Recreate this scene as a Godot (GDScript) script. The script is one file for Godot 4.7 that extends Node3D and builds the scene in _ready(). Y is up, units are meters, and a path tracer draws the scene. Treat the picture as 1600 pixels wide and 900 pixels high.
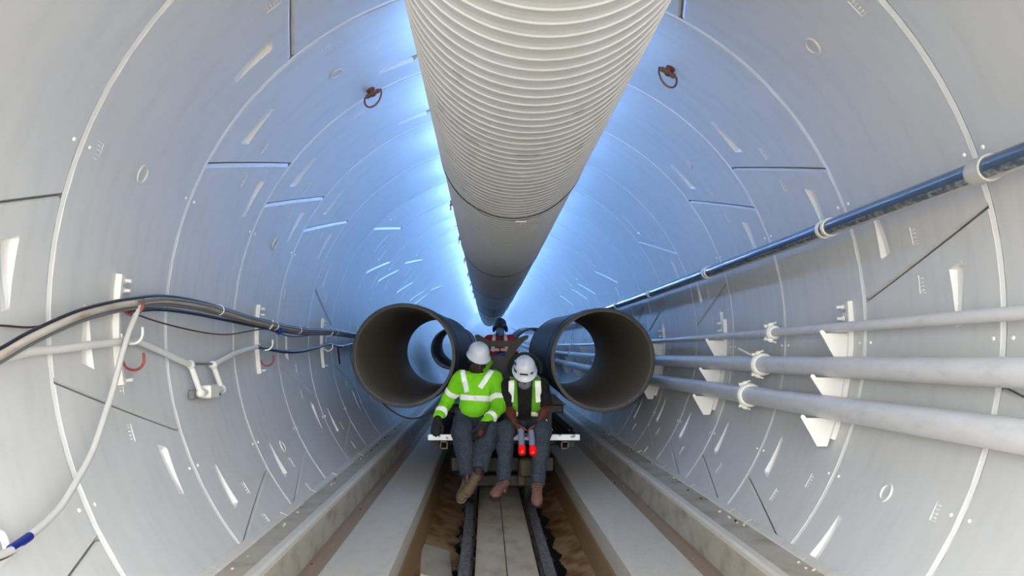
extends Node3D
# A segment-lined tunnel: x right, y up (0 = walkway slabs), the camera looks along -z. d / "forward" is metres ahead of the camera.

const R := 1.83            # inner radius of the lining
const AY := 1.381          # height of the tunnel axis
const W0 := 1.1163         # ring width
const BEND := 0.00045      # the tunnel climbs gently ahead
const BACK := -0.6         # where the lining begins, behind the camera
const FAR := 58.0

var M := {}
var fold := FastNoiseLite.new()


# ---------------------------------------------------------------- mesh builder
class MB:
	var V := PackedVector3Array()
	var N := PackedVector3Array()

	func tri(a: Vector3, b: Vector3, c: Vector3, na: Vector3, nb: Vector3, nc: Vector3) -> void:
		if (b - a).cross(c - a).dot(na + nb + nc) > 0.0:
			V.append_array([a, c, b])
			N.append_array([na, nc, nb])
		else:
			V.append_array([a, b, c])
			N.append_array([na, nb, nc])

	func quadn(a, b, c, d, na, nb, nc, nd) -> void:
		tri(a, b, c, na, nb, nc)
		tri(a, c, d, na, nc, nd)

	func flat(a: Vector3, b: Vector3, c: Vector3, d: Vector3, hint: Vector3) -> void:
		var n := (c - a).cross(d - b)
		if n.length_squared() < 1e-16:
			return
		n = n.normalized()
		if n.dot(hint) < 0.0:
			n = -n
		quadn(a, b, c, d, n, n, n, n)

	func flat3(a: Vector3, b: Vector3, c: Vector3, hint: Vector3) -> void:
		var n := (b - a).cross(c - a)
		if n.length_squared() < 1e-16:
			return
		n = n.normalized()
		if n.dot(hint) < 0.0:
			n = -n
		tri(a, b, c, n, n, n)

	# box with chamfered edges
	func box(c: Vector3, size: Vector3, basis := Basis(), ch := 0.004) -> void:
		var h := size * 0.5
		ch = minf(ch, minf(h.x, minf(h.y, h.z)) * 0.6)
		var ax := [basis.x, basis.y, basis.z]
		var hh := [h.x, h.y, h.z]
		for i in 3:
			var j := (i + 1) % 3
			var k := (i + 2) % 3
			for s in [-1.0, 1.0]:
				var o: Vector3 = c + ax[i] * (hh[i] * s)
				var u: Vector3 = ax[j] * (hh[j] - ch)
				var v: Vector3 = ax[k] * (hh[k] - ch)
				flat(o - u - v, o + u - v, o + u + v, o - u + v, ax[i] * s)
				# the chamfers along axis k between faces i and j
				for t in [-1.0, 1.0]:
					var p: Vector3 = c + ax[i] * (hh[i] * s) + ax[j] * ((hh[j] - ch) * t)
					var q: Vector3 = c + ax[i] * ((hh[i] - ch) * s) + ax[j] * (hh[j] * t)
					flat(p - v, p + v, q + v, q - v, ax[i] * s + ax[j] * t)
		for sx in [-1.0, 1.0]:
			for sy in [-1.0, 1.0]:
				for sz in [-1.0, 1.0]:
					var g := Vector3(sx, sy, sz)
					var pts := []
					for i in 3:
						var e := Vector3(hh[0] - ch, hh[1] - ch, hh[2] - ch)
						e[i] = hh[i]
						pts.append(c + basis * (e * g))
					flat3(pts[0], pts[1], pts[2], basis * g)

	# round tube along points, radius constant or per point
	func tube(pts: PackedVector3Array, r, sides := 10, cap := true) -> void:
		var n := pts.size()
		var rings := []
		var side := Vector3.ZERO
		for i in n:
			var t: Vector3 = (pts[mini(i + 1, n - 1)] - pts[maxi(i - 1, 0)]).normalized()
			if side == Vector3.ZERO:
				side = t.cross(Vector3.UP if absf(t.y) < 0.9 else Vector3.RIGHT).normalized()
			else:
				side = (side - t * side.dot(t)).normalized()
			var up := side.cross(t)
			var ri: float = r[i] if r is Array else r
			var row := []
			for k in sides + 1:
				var a := TAU * k / sides
				var nn := side * cos(a) + up * sin(a)
				row.append([pts[i] + nn * ri, nn])
			rings.append(row)
		for i in n - 1:
			for k in sides:
				var a = rings[i][k]
				var b = rings[i][k + 1]
				var c = rings[i + 1][k + 1]
				var d = rings[i + 1][k]
				quadn(a[0], b[0], c[0], d[0], a[1], b[1], c[1], d[1])
		if cap:
			for e in [0, n - 1]:
				var out: Vector3 = (pts[0] - pts[1]) if e == 0 else (pts[n - 1] - pts[n - 2])
				for k in sides:
					flat3(pts[e], rings[e][k][0], rings[e][k + 1][0], out)

	# turned shape: profile of Vector2(radius, height) along axis b.y; flat-shaded across the profile, smooth around
	func lathe(o: Vector3, b: Basis, prof: Array, sides := 24, smooth := false) -> void:
		for i in prof.size() - 1:
			var p: Vector2 = prof[i]
			var q: Vector2 = prof[i + 1]
			var dn := Vector2(q.y - p.y, -(q.x - p.x)).normalized()
			var dp := dn
			var dq := dn
			if smooth:
				if i > 0:
					var e: Vector2 = prof[i - 1]
					dp = (dn + Vector2(p.y - e.y, -(p.x - e.x)).normalized()).normalized()
				if i < prof.size() - 2:
					var e2: Vector2 = prof[i + 2]
					dq = (dn + Vector2(e2.y - q.y, -(e2.x - q.x)).normalized()).normalized()
			for k in sides:
				var a0 := TAU * k / sides
				var a1 := TAU * (k + 1) / sides
				var d0 := b.x * cos(a0) + b.z * sin(a0)
				var d1 := b.x * cos(a1) + b.z * sin(a1)
				quadn(o + d0 * p.x + b.y * p.y, o + d1 * p.x + b.y * p.y, o + d1 * q.x + b.y * q.y, o + d0 * q.x + b.y * q.y,
					d0 * dp.x + b.y * dp.y, d1 * dp.x + b.y * dp.y, d1 * dq.x + b.y * dq.y, d0 * dq.x + b.y * dq.y)

	# flat outline (in the plane of b.x, b.y) given depth along b.z, both ways from o
	func slab(o: Vector3, b: Basis, poly: PackedVector2Array, depth: float) -> void:
		var idx := Geometry2D.triangulate_polygon(poly)
		var mid := Vector2.ZERO
		for p in poly:
			mid += p / poly.size()
		for s in [-0.5, 0.5]:
			var off: Vector3 = o + b.z * (depth * s)
			for i in idx.size() / 3:
				var q := []
				for j in 3:
					var p2 := poly[idx[i * 3 + j]]
					q.append(off + b.x * p2.x + b.y * p2.y)
				flat3(q[0], q[1], q[2], b.z * s)
		var ccw := not Geometry2D.is_polygon_clockwise(poly)
		for i in poly.size():
			var p := poly[i]
			var q2 := poly[(i + 1) % poly.size()]
			var e := q2 - p
			var nn := Vector2(e.y, -e.x) * (1.0 if ccw else -1.0)
			var a := o + b.x * p.x + b.y * p.y
			var c := o + b.x * q2.x + b.y * q2.y
			var dz := b.z * (depth * 0.5)
			flat(a - dz, c - dz, c + dz, a + dz, b.x * nn.x + b.y * nn.y)


func commit(called: String, mb: MB, mat: Material, parent: Node = self) -> MeshInstance3D:
	var m := ArrayMesh.new()
	var a := []
	a.resize(Mesh.ARRAY_MAX)
	a[Mesh.ARRAY_VERTEX] = mb.V
	a[Mesh.ARRAY_NORMAL] = mb.N
	m.add_surface_from_arrays(Mesh.PRIMITIVE_TRIANGLES, a)
	m.surface_set_material(0, mat)
	var o := MeshInstance3D.new()
	o.mesh = m
	put(called, o, parent)
	return o


func put(called: String, o: Node3D, parent: Node) -> void:
	var n := called
	var k := 1
	while parent == self and parent.has_node(n):
		n = "%s_%03d" % [called, k]
		k += 1
	o.name = n
	parent.add_child(o, true)


func tag(o: Node, label: String, category: String, group := "", kind := "") -> Node:
	o.set_meta("label", label)
	if category:
		o.set_meta("category", category)
	if group:
		o.set_meta("group", group)
	if kind:
		o.set_meta("kind", kind)
	return o


func thing(called: String, label: String, category: String, group := "", kind := "") -> Node3D:
	var o := Node3D.new()
	put(called, o, self)
	tag(o, label, category, group, kind)
	return o


# ---------------------------------------------------------------- places in the tunnel
func lift(z: float) -> float:
	return BEND * z * z if z > 0.0 else 0.0


func P(x: float, y: float, z: float) -> Vector3:
	return Vector3(x, y + lift(z), -z)


func Wd(deg: float, z: float, rad := R) -> Vector3:
	var a := deg_to_rad(deg)
	return P(rad * cos(a), AY + rad * sin(a), z)


func ring_z(u: float) -> float:
	return 3.0623 + (u - 1.0) * W0


# axes on the wall: x along the circumference, y towards the tunnel axis, z ahead
func wall_axes(deg: float) -> Basis:
	var a := deg_to_rad(deg)
	return Basis(Vector3(-sin(a), cos(a), 0), Vector3(-cos(a), -sin(a), 0), Vector3(0, 0, -1))


func spline(pts: Array, step := 8) -> PackedVector3Array:
	var out := PackedVector3Array()
	var n := pts.size()
	for i in n - 1:
		for s in step:
			out.append(pts[i].cubic_interpolate(pts[i + 1], pts[maxi(i - 1, 0)], pts[mini(i + 2, n - 1)], float(s) / step))
	out.append(pts[n - 1])
	return out


func on_wall(list: Array, gap: float, shift := Vector3.ZERO) -> Array:
	var out := []
	for p in list:
		out.append(Wd(p[0], p[1], R - gap) + shift)
	return out


# prism along the tunnel from outline (x, y), following the climb
func run(mb: MB, poly: Array, z0: float, z1: float, step := 2.0, caps := true, closed := true) -> void:
	var n := int(ceil((z1 - z0) / step))
	var mid := Vector2.ZERO
	for p in poly:
		mid += p / poly.size()
	var area := 0.0
	for i in poly.size():
		area += poly[i].cross(poly[(i + 1) % poly.size()])
	var sgn := 1.0 if area > 0.0 else -1.0
	for k in n:
		var a := lerpf(z0, z1, float(k) / n)
		var b := lerpf(z0, z1, float(k + 1) / n)
		for i in poly.size() - (0 if closed else 1):
			var p: Vector2 = poly[i]
			var q: Vector2 = poly[(i + 1) % poly.size()]
			var e := q - p
			mb.flat(P(p.x, p.y, a), P(q.x, q.y, a), P(q.x, q.y, b), P(p.x, p.y, b), Vector3(e.y, -e.x, 0) * sgn)
	if caps:
		var idx := Geometry2D.triangulate_polygon(PackedVector2Array(poly))
		for e in [[z0, 1.0], [z1, -1.0]]:
			for i in idx.size() / 3:
				var q := []
				for j in 3:
					var p2: Vector2 = poly[idx[i * 3 + j]]
					q.append(P(p2.x, p2.y, e[0]))
				mb.flat3(q[0], q[1], q[2], Vector3(0, 0, e[1]))


# ---------------------------------------------------------------- materials
func noise_tex(freq: float, size: int, sd: int, ramp: Array, type := FastNoiseLite.TYPE_SIMPLEX_SMOOTH, oct := 4, normal := false) -> NoiseTexture2D:
	var n := FastNoiseLite.new()
	n.noise_type = type
	n.frequency = freq
	n.seed = sd
	n.fractal_octaves = oct
	var t := NoiseTexture2D.new()
	t.width = size
	t.height = size
	t.seamless = true
	t.noise = n
	if normal:
		t.as_normal_map = true
		t.bump_strength = 4.0
	elif ramp:
		var g := Gradient.new()
		g.offsets = PackedFloat32Array(ramp.map(func(e): return e[0]))
		g.colors = PackedColorArray(ramp.map(func(e): return e[1]))
		t.color_ramp = g
	return t


func mat(called: String, c: Color, rough := 0.6, metal := 0.0, tex: Texture2D = null, scale := Vector3.ONE, bump: Texture2D = null, bump_cm := 0.3) -> StandardMaterial3D:
	var m := StandardMaterial3D.new()
	m.resource_name = called
	m.albedo_color = c
	m.roughness = rough
	m.metallic = metal
	if tex:
		m.albedo_texture = tex
	if tex or bump:
		m.uv1_triplanar = true
		m.uv1_world_triplanar = true
		m.uv1_scale = scale
	if bump:
		m.heightmap_enabled = true
		m.heightmap_texture = bump
		m.heightmap_scale = bump_cm
	M[called] = m
	return m


func g(v: float) -> Color:
	return Color(v, v, v)


func make_materials() -> void:
	var soft := noise_tex(0.012, 512, 3, [[0.0, g(0.945)], [0.45, g(0.985)], [1.0, g(1.0)]])
	var bumpy := noise_tex(0.05, 512, 5, [[0.0, g(0.0)], [1.0, g(1.0)]])
	var stain := noise_tex(0.01, 512, 8, [[0.0, Color(0.80, 0.77, 0.72)], [0.35, Color(0.92, 0.91, 0.88)], [0.6, Color(0.97, 0.965, 0.95)], [1.0, Color(1, 1, 1)]])
	var dirt := noise_tex(0.014, 512, 12, [[0.0, Color(0.52, 0.40, 0.30)], [0.42, Color(0.80, 0.71, 0.62)], [0.6, Color(0.92, 0.88, 0.82)], [1.0, Color(1, 0.98, 0.94)]])
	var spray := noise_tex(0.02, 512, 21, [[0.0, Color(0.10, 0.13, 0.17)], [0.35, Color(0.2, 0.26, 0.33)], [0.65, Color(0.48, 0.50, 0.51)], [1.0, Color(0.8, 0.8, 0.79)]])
	var cloth := noise_tex(0.03, 256, 31, [[0.0, g(0.72)], [0.5, g(0.92)], [1.0, g(1.0)]])
	var denim := noise_tex(0.02, 512, 33, [[0.0, Color(0.55, 0.58, 0.62)], [0.5, Color(0.85, 0.88, 0.92)], [0.75, Color(1.1, 1.12, 1.15)], [1.0, Color(1.3, 1.3, 1.3)]])
	var weave := noise_tex(0.12, 256, 37, [[0.0, g(0.0)], [1.0, g(1.0)]])
	var rustm := noise_tex(0.02, 512, 41, [[0.0, Color(0.6, 0.55, 0.5)], [0.5, Color(0.9, 0.88, 0.86)], [0.8, Color(1.1, 1.0, 0.9)], [1.0, Color(1.5, 1.15, 0.85)]])
	mat("wall", Color(0.785, 0.79, 0.785), 0.5, 0.0, soft, Vector3(0.35, 0.35, 1.2), bumpy, 0.02)
	mat("wall_far", Color(0.80, 0.805, 0.80), 0.42, 0.0, soft, Vector3(0.35, 0.35, 1.5), bumpy, 0.12)
	mat("caulk", Color(0.95, 0.95, 0.945), 0.5)
	mat("backing", Color(0.2, 0.19, 0.18), 0.9)
	mat("duct", Color(0.725, 0.735, 0.742), 0.42, 0.0, soft, Vector3(1.2, 1.2, 1.2))
	mat("duct_seam", Color(0.16, 0.15, 0.14), 0.7)
	mat("scuff", Color(0.17, 0.15, 0.13), 0.8)
	mat("concrete", Color(0.70, 0.68, 0.63), 0.8, 0.0, stain, Vector3(0.5, 0.9, 0.5), bumpy, 0.25)
	mat("concrete_pale", Color(0.79, 0.77, 0.73), 0.8, 0.0, soft, Vector3(1.1, 1.1, 1.1), bumpy, 0.3)
	mat("lip", Color(0.80, 0.79, 0.76), 0.75, 0.0, soft, Vector3(1, 1, 1))
	mat("gutter", Color(0.57, 0.49, 0.41), 0.85, 0.0, soft, Vector3(2, 2, 2), bumpy, 0.4)
	mat("trench", Color(0.68, 0.58, 0.46), 0.75, 0.0, dirt, Vector3(0.5, 0.5, 0.35), bumpy, 0.5).metallic_specular = 0.12
	mat("haunch", Color(0.58, 0.47, 0.34), 0.85, 0.0, soft, Vector3(1.5, 1.5, 0.8), bumpy, 0.4).metallic_specular = 0.15
	mat("mud", Color(0.06, 0.045, 0.035), 0.6).metallic_specular = 0.25
	mat("board", Color(0.74, 0.69, 0.61), 0.75, 0.0, stain, Vector3(0.7, 0.7, 0.35), bumpy, 0.2)
	mat("rail", Color(0.54, 0.54, 0.56), 0.42, 0.5, rustm, Vector3(2, 2, 0.8))
	mat("sleeper", Color(0.30, 0.27, 0.23), 0.8, 0.0, dirt, Vector3(3, 3, 3))
	mat("pebble", Color(0.75, 0.68, 0.6), 0.8)
	mat("pebble_dark", Color(0.25, 0.17, 0.12), 0.9)
	mat("pipe_paint", Color(0.82, 0.825, 0.83), 0.32, 0.0, noise_tex(0.02, 512, 51, [[0.0, g(0.90)], [0.4, g(0.97)], [1.0, g(1.0)]]), Vector3(1.6, 1.6, 0.5))
	mat("bracket", Color(0.84, 0.84, 0.82), 0.5)
	mat("clamp", Color(0.86, 0.86, 0.83), 0.45)
	mat("pipe_blue", Color(0.27, 0.34, 0.43), 0.2, 0.0, soft, Vector3(1, 1, 0.5))
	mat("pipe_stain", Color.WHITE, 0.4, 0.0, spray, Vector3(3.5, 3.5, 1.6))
	mat("pipe_over", Color(0.70, 0.70, 0.68), 0.5)
	mat("black_pipe", Color(0.15, 0.15, 0.15), 0.55, 0.0, noise_tex(0.02, 256, 61, [[0.0, g(0.7)], [1.0, g(1.0)]]), Vector3(1.5, 1.5, 1.5))
	mat("pipe_inside", Color(0.52, 0.485, 0.43), 0.85).metallic_specular = 0.15
	mat("cable_black", Color(0.02, 0.022, 0.03), 0.35)
	mat("cable_pale", Color(0.78, 0.76, 0.73), 0.45, 0.0, noise_tex(0.015, 256, 71, [[0.0, Color(0.70, 0.62, 0.53)], [0.4, Color(0.88, 0.86, 0.83)], [1.0, g(1.0)]]), Vector3(1.2, 1.2, 0.8))
	mat("cable_white", Color(0.74, 0.74, 0.73), 0.45)
	mat("pocket", Color(0.87, 0.87, 0.86), 0.5)
	mat("cable_grey", Color(0.42, 0.42, 0.42), 0.4)
	mat("wire", Color(0.25, 0.16, 0.14), 0.5)
	mat("tape_blue", Color(0.02, 0.11, 0.45), 0.4)
	mat("hook_red", Color(0.55, 0.22, 0.18), 0.6, 0.0, noise_tex(0.05, 128, 77, [[0.0, g(0.8)], [0.6, Color(1, 1, 1)], [1.0, Color(1.5, 2.4, 2.6)]]), Vector3(8, 8, 8))
	mat("rusty_ring", Color(0.50, 0.33, 0.26), 0.35, 0.6)
	mat("steel_dark", Color(0.028, 0.027, 0.027), 0.55, 0.2)
	mat("steel_brown", Color(0.10, 0.085, 0.07), 0.6, 0.2)
	mat("socket", Color(0.30, 0.28, 0.26), 0.6, 0.2)
	mat("deck", Color(0.06, 0.065, 0.07), 0.5, 0.4)
	mat("white_steel", Color(0.82, 0.84, 0.84), 0.4, 0.0, noise_tex(0.03, 256, 81, [[0.0, Color(0.3, 0.29, 0.28)], [0.2, Color(0.6, 0.59, 0.57)], [0.26, g(1.0)], [1.0, g(1.0)]], FastNoiseLite.TYPE_SIMPLEX_SMOOTH, 2), Vector3(1.2, 1.2, 1.2))
	mat("coupler", Color(0.22, 0.19, 0.13), 0.7, 0.2)
	mat("lime", Color(0.47, 0.80, 0.04), 0.8, 0.0, soft, Vector3(2, 2, 2), weave, 0.1)
	mat("lime_dark", Color(0.36, 0.62, 0.08), 0.8, 0.0, soft, Vector3(2, 2, 2))
	mat("reflective", Color(0.96, 0.96, 0.95), 0.35)
	mat("denim", Color(0.19, 0.22, 0.26), 0.85, 0.0, denim, Vector3(4, 4, 4), weave, 0.15)
	mat("black_tee", Color(0.022, 0.021, 0.022), 0.85, 0.0, cloth, Vector3(4, 4, 4))
	mat("red_shirt", Color(0.70, 0.06, 0.04), 0.8, 0.0, cloth, Vector3(4, 4, 4))
	mat("cream_band", Color(0.9, 0.82, 0.74), 0.5)
	mat("skin_dark", Color(0.20, 0.085, 0.055), 0.55)
	mat("skin_brown", Color(0.36, 0.17, 0.12), 0.55)
	mat("helmet_white", Color(0.80, 0.81, 0.83), 0.25)
	mat("helmet_grey", Color(0.12, 0.15, 0.20), 0.4)
	mat("sticker", Color(0.06, 0.06, 0.08), 0.5)
	mat("mask_grey", Color(0.42, 0.44, 0.47), 0.85)
	mat("mask_blue", Color(0.38, 0.47, 0.60), 0.85)
	mat("glove_dark", Color(0.055, 0.045, 0.045), 0.8)
	mat("glove_red", Color(0.35, 0.03, 0.04), 0.7)
	mat("glove_blue", Color(0.10, 0.24, 0.50), 0.7)
	mat("boot_tan", Color(0.36, 0.29, 0.20), 0.75, 0.0, cloth, Vector3(9, 9, 9))
	mat("boot_brown", Color(0.15, 0.05, 0.03), 0.7)
	mat("boot_pink", Color(0.42, 0.30, 0.26), 0.75, 0.0, cloth, Vector3(9, 9, 9))
	mat("sole_pale", Color(0.40, 0.37, 0.30), 0.8)
	mat("sole_red", Color(0.16, 0.05, 0.05), 0.8)
	mat("torch_body", Color(0.42, 0.46, 0.54), 0.4)
	mat("torch_lens", Color(0.92, 0.02, 0.06), 0.3)
	mat("torch_tip", Color(0.9, 0.6, 0.2), 0.4)
	mat("hair", Color(0.02, 0.018, 0.016), 0.8)
	mat("sling", Color(0.02, 0.11, 0.05), 0.8)
	mat("bulb", Color(0.9, 0.95, 1.0), 0.3)
	M.bulb.emission_enabled = true
	M.bulb.emission = Color(0.62, 0.80, 1.0)
	M.bulb.emission_energy_multiplier = 6.0


# ---------------------------------------------------------------- camera and light
func make_view() -> void:
	var cam := Camera3D.new()
	cam.name = "camera"
	add_child(cam)
	cam.position = Vector3(-0.152, 1.235, 0.0)
	# level camera; the lens is shifted so that the tunnel's vanishing point falls right
	cam.set_frustum(0.05 * 0.72, Vector2(40.0, 110.0) / 1250.0 * 0.05, 0.05, 200.0)
	cam.current = true
	var e := Environment.new()
	e.tonemap_mode = Environment.TONE_MAPPER_LINEAR
	e.tonemap_exposure = 1.08
	e.background_mode = Environment.BG_SKY
	var sky := Sky.new()
	var sm := ProceduralSkyMaterial.new()
	sm.sky_top_color = Color(0.62, 0.62, 0.62)
	sm.sky_horizon_color = Color(0.86, 0.86, 0.855)
	sm.ground_horizon_color = Color(0.55, 0.53, 0.50)
	sm.ground_bottom_color = Color(0.42, 0.40, 0.37)
	sm.energy_multiplier = 29.0
	sky.sky_material = sm
	e.sky = sky
	e.sdfgi_enabled = true
	e.ssao_enabled = true
	e.ssil_enabled = true
	var we := WorldEnvironment.new()
	we.name = "world_environment"
	we.environment = e
	add_child(we)


const LAMP_ENERGY := 1.6
const LAMP_COLOR := Color(0.53, 0.72, 1.0)


func light_string(x: float, y: float, z0: float, label: String) -> void:
	var o := thing("light_string", label, "string lights", "", "")
	var cable := MB.new()
	var pts := []
	var z := z0
	var i := 0
	while z < FAR - 1.0:
		pts.append(P(x, y + 0.035, z))
		pts.append(P(x, y + 0.015, z + W0 * 0.5))
		z += W0
		i += 1
	cable.tube(spline(pts, 4), 0.006, 6)
	commit("cable", cable, M.cable_grey, o)
	z = z0
	var holder := MB.new()
	holder.lathe(Vector3.ZERO, Basis(), [Vector2(0.0, 0.085), Vector2(0.02, 0.085), Vector2(0.026, 0.05), Vector2(0.026, 0.035), Vector2(0.0, 0.035)], 12)
	var hm := commit("lamp_holder", holder, M.cable_grey, o)
	hm.position = P(x, y - 0.035, z)
	var bulb := MB.new()
	var prof := []
	for k in 9:
		var a := -PI / 2 + PI * k / 8
		prof.append(Vector2(0.032 * cos(a), 0.036 * sin(a)))
	bulb.lathe(Vector3.ZERO, Basis(), prof, 14, true)
	var bm := commit("bulb", bulb, M.bulb, o)
	bm.position = P(x, y - 0.035, z)
	while z < FAR - 1.0:
		if z > z0:
			var h2 := hm.duplicate()
			h2.position = P(x, y - 0.035, z)
			o.add_child(h2, true)
			var b2 := bm.duplicate()
			b2.position = P(x, y - 0.035, z)
			o.add_child(b2, true)
		var l := OmniLight3D.new()
		l.name = "bulb_light"
		l.light_color = LAMP_COLOR
		l.light_energy = LAMP_ENERGY * lerpf(0.75, 1.2, clampf((z - 5.0) / 6.0, 0.0, 1.0))
		l.light_size = 0.03
		l.omni_range = 80.0
		l.omni_attenuation = 2.0
		l.shadow_enabled = true
		o.add_child(l, true)
		l.position = P(x, y - 0.085, z)
		z += W0


# ---------------------------------------------------------------- lining
# joints of each ring: [angle at the near edge, angle at the far edge], going round from the right
func ring_joints(k: int) -> Array:
	match k:
		0: return [[-18, -8], [52, 42], [115, 105], [175, 165], [217, 207], [278, 288]]
		1: return [[14, 4.5], [70, 62], [119, 129.5], [187.3, 196.8], [250, 240], [310, 320]]
		2, 3: return [[27, 36.8], [98, 107], [152, 142], [218.8, 209], [268, 274], [320, 329.3]]
		4: return [[14.1, 4.2], [84, 92], [151.8, 142.2], [186.7, 196.6], [250, 240], [320, 329]]
		5: return [[26.5, 36.3], [100, 94], [164.7, 174.6], [215, 208], [268, 274], [322, 331]]
		6: return [[13.5, 4.1], [76, 84], [138, 130], [187, 196.5], [250, 240], [320, 329]]
	if k < 0:
		return [[30, 36], [92, 86], [152, 146], [210, 204], [268, 274], [324, 330]]
	return ring_joints([2, 5, 4, 3, 6][k % 5])


func panel_mesh(k: int, ja: Array, jb: Array, detail: bool) -> Array:
	var mb := MB.new()
	var pk := MB.new()
	var g0 := 0.0125 / W0
	var ch := 0.006 / W0
	# angle lines: [from a?, offset]; interior by share
	var rows := []
	var ca := 0.75 if ja[0] > 84.0 and ja[0] < 162.0 else 0.42
	var cb := 0.75 if jb[1] < 84.0 and jb[1] > 18.0 else 0.42
	var span: float = (float(jb[0]) - ja[0] + jb[1] - ja[1]) * 0.5
	for o in [0.13, ca, 4.0, 4.35, 6.5, 9.0, 12.0]:
		rows.append([0, o])
	var n := int(ceil((span - 24.0) / 5.0))
	for i in range(1, n):
		rows.append([1, float(i) / n])
	for o in [12.0, 9.0, 6.5, 4.35, 4.0, cb, 0.13]:
		rows.append([2, o])
	var cu := []          # columns: kind, value
	cu.append_array([[0, g0], [0, g0 + ch]])
	for j in [-1.0, -0.6, 0.0, 0.6, 1.0]:
		cu.append([1, j])
	cu.append([0, 0.5])
	for j in [-1.0, -0.6, 0.0, 0.6, 1.0]:
		cu.append([2, j])
	cu.append_array([[0, 1.0 - g0 - ch], [0, 1.0 - g0]])
	var pts := []
	var deps := []
	for ri in rows.size():
		var rw = rows[ri]
		var line := []
		var dl := []
		for ci in cu.size():
			var c = cu[ci]
			var off: float = rw[1] if rw[0] != 1 else 99.0
			var hw := lerpf(0.05, 0.024, clampf((off - 4.0) / 8.0, 0.0, 1.0)) / W0
			var u: float = c[1]
			var dep := 0.0
			if c[0] > 0:
				u = (0.26 if c[0] == 1 else 0.755) + c[1] * hw
				if detail and ((c[0] == 1 and rw[0] == 2) or (c[0] == 2 and rw[0] == 0)) and off > 4.1 and off < 11.9:
					dep = lerpf(0.034, 0.0, (off - 4.35) / 7.65) * (1.0 - c[1] * c[1])
			var aa := lerpf(ja[0], ja[1], u)
			var bb := lerpf(jb[0], jb[1], u)
			var th := aa + off if rw[0] == 0 else (bb - off if rw[0] == 2 else lerpf(aa + 12.0, bb - 12.0, rw[1]))
			if ci == 0 or ci == cu.size() - 1:
				dep = 0.006
			if ri == 0 or ri == rows.size() - 1:
				dep = 0.014
			line.append([th, ring_z(k + u)])
			dl.append(dep)
		pts.append(line)
		deps.append(dl)
	for i in rows.size() - 1:
		for j in cu.size() - 1:
			var d4 := [deps[i][j], deps[i][j + 1], deps[i + 1][j + 1], deps[i + 1][j]]
			var p4 := [pts[i][j], pts[i][j + 1], pts[i + 1][j + 1], pts[i + 1][j]]
			var w := []
			var nn := []
			for q in 4:
				w.append(Wd(p4[q][0], p4[q][1], R + d4[q]))
				var a := deg_to_rad(p4[q][0])
				nn.append(Vector3(-cos(a), -sin(a), 0))
			if d4.max() == 0.0:
				mb.quadn(w[0], w[1], w[2], w[3], nn[0], nn[1], nn[2], nn[3])
			elif d4.min() == 0.0 and i > 1 and i < rows.size() - 3 and j > 0 and j < cu.size() - 2 or d4.max() < 0.0:
				pk.flat3(w[0], w[1], w[2], nn[0])
				pk.flat3(w[0], w[2], w[3], nn[0])
			elif i > 1 and i < rows.size() - 3 and j > 0 and j < cu.size() - 2:
				pk.flat(w[0], w[1], w[2], w[3], nn[0])
			else:
				mb.flat(w[0], w[1], w[2], w[3], nn[0])
	# the four edge faces, 5 cm deep
	var last: int = rows.size() - 1
	var lc: int = cu.size() - 1
	var deep := R + 0.055
	for j in lc:
		for e in [[0, -1.0], [last, 1.0]]:
			var i: int = e[0]
			var p = pts[i][j]
			var q = pts[i][j + 1]
			mb.flat(Wd(p[0], p[1], R + deps[i][j]), Wd(q[0], q[1], R + deps[i][j + 1]), Wd(q[0], q[1], deep), Wd(p[0], p[1], deep), wall_axes(p[0]).x * e[1])
	for i in last:
		for e in [[0, 1.0], [lc, -1.0]]:
			var j: int = e[0]
			var p = pts[i][j]
			var q = pts[i + 1][j]
			mb.flat(Wd(p[0], p[1], R + deps[i][j]), Wd(q[0], q[1], R + deps[i + 1][j]), Wd(q[0], q[1], deep), Wd(p[0], p[1], deep), Vector3(0, 0, e[1]))
	return [mb, pk]


func tube_band(mb: MB, z0: float, z1: float, rad: float, a0: float, a1: float, n: int, inward := true) -> void:
	for i in n:
		var p := lerpf(a0, a1, float(i) / n)
		var q := lerpf(a0, a1, float(i + 1) / n)
		var np := wall_axes(p).y * (1.0 if inward else -1.0)
		var nq := wall_axes(q).y * (1.0 if inward else -1.0)
		mb.quadn(Wd(p, z0, rad), Wd(q, z0, rad), Wd(q, z1, rad), Wd(p, z1, rad), np, nq, nq, np)


var sides := {}


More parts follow.
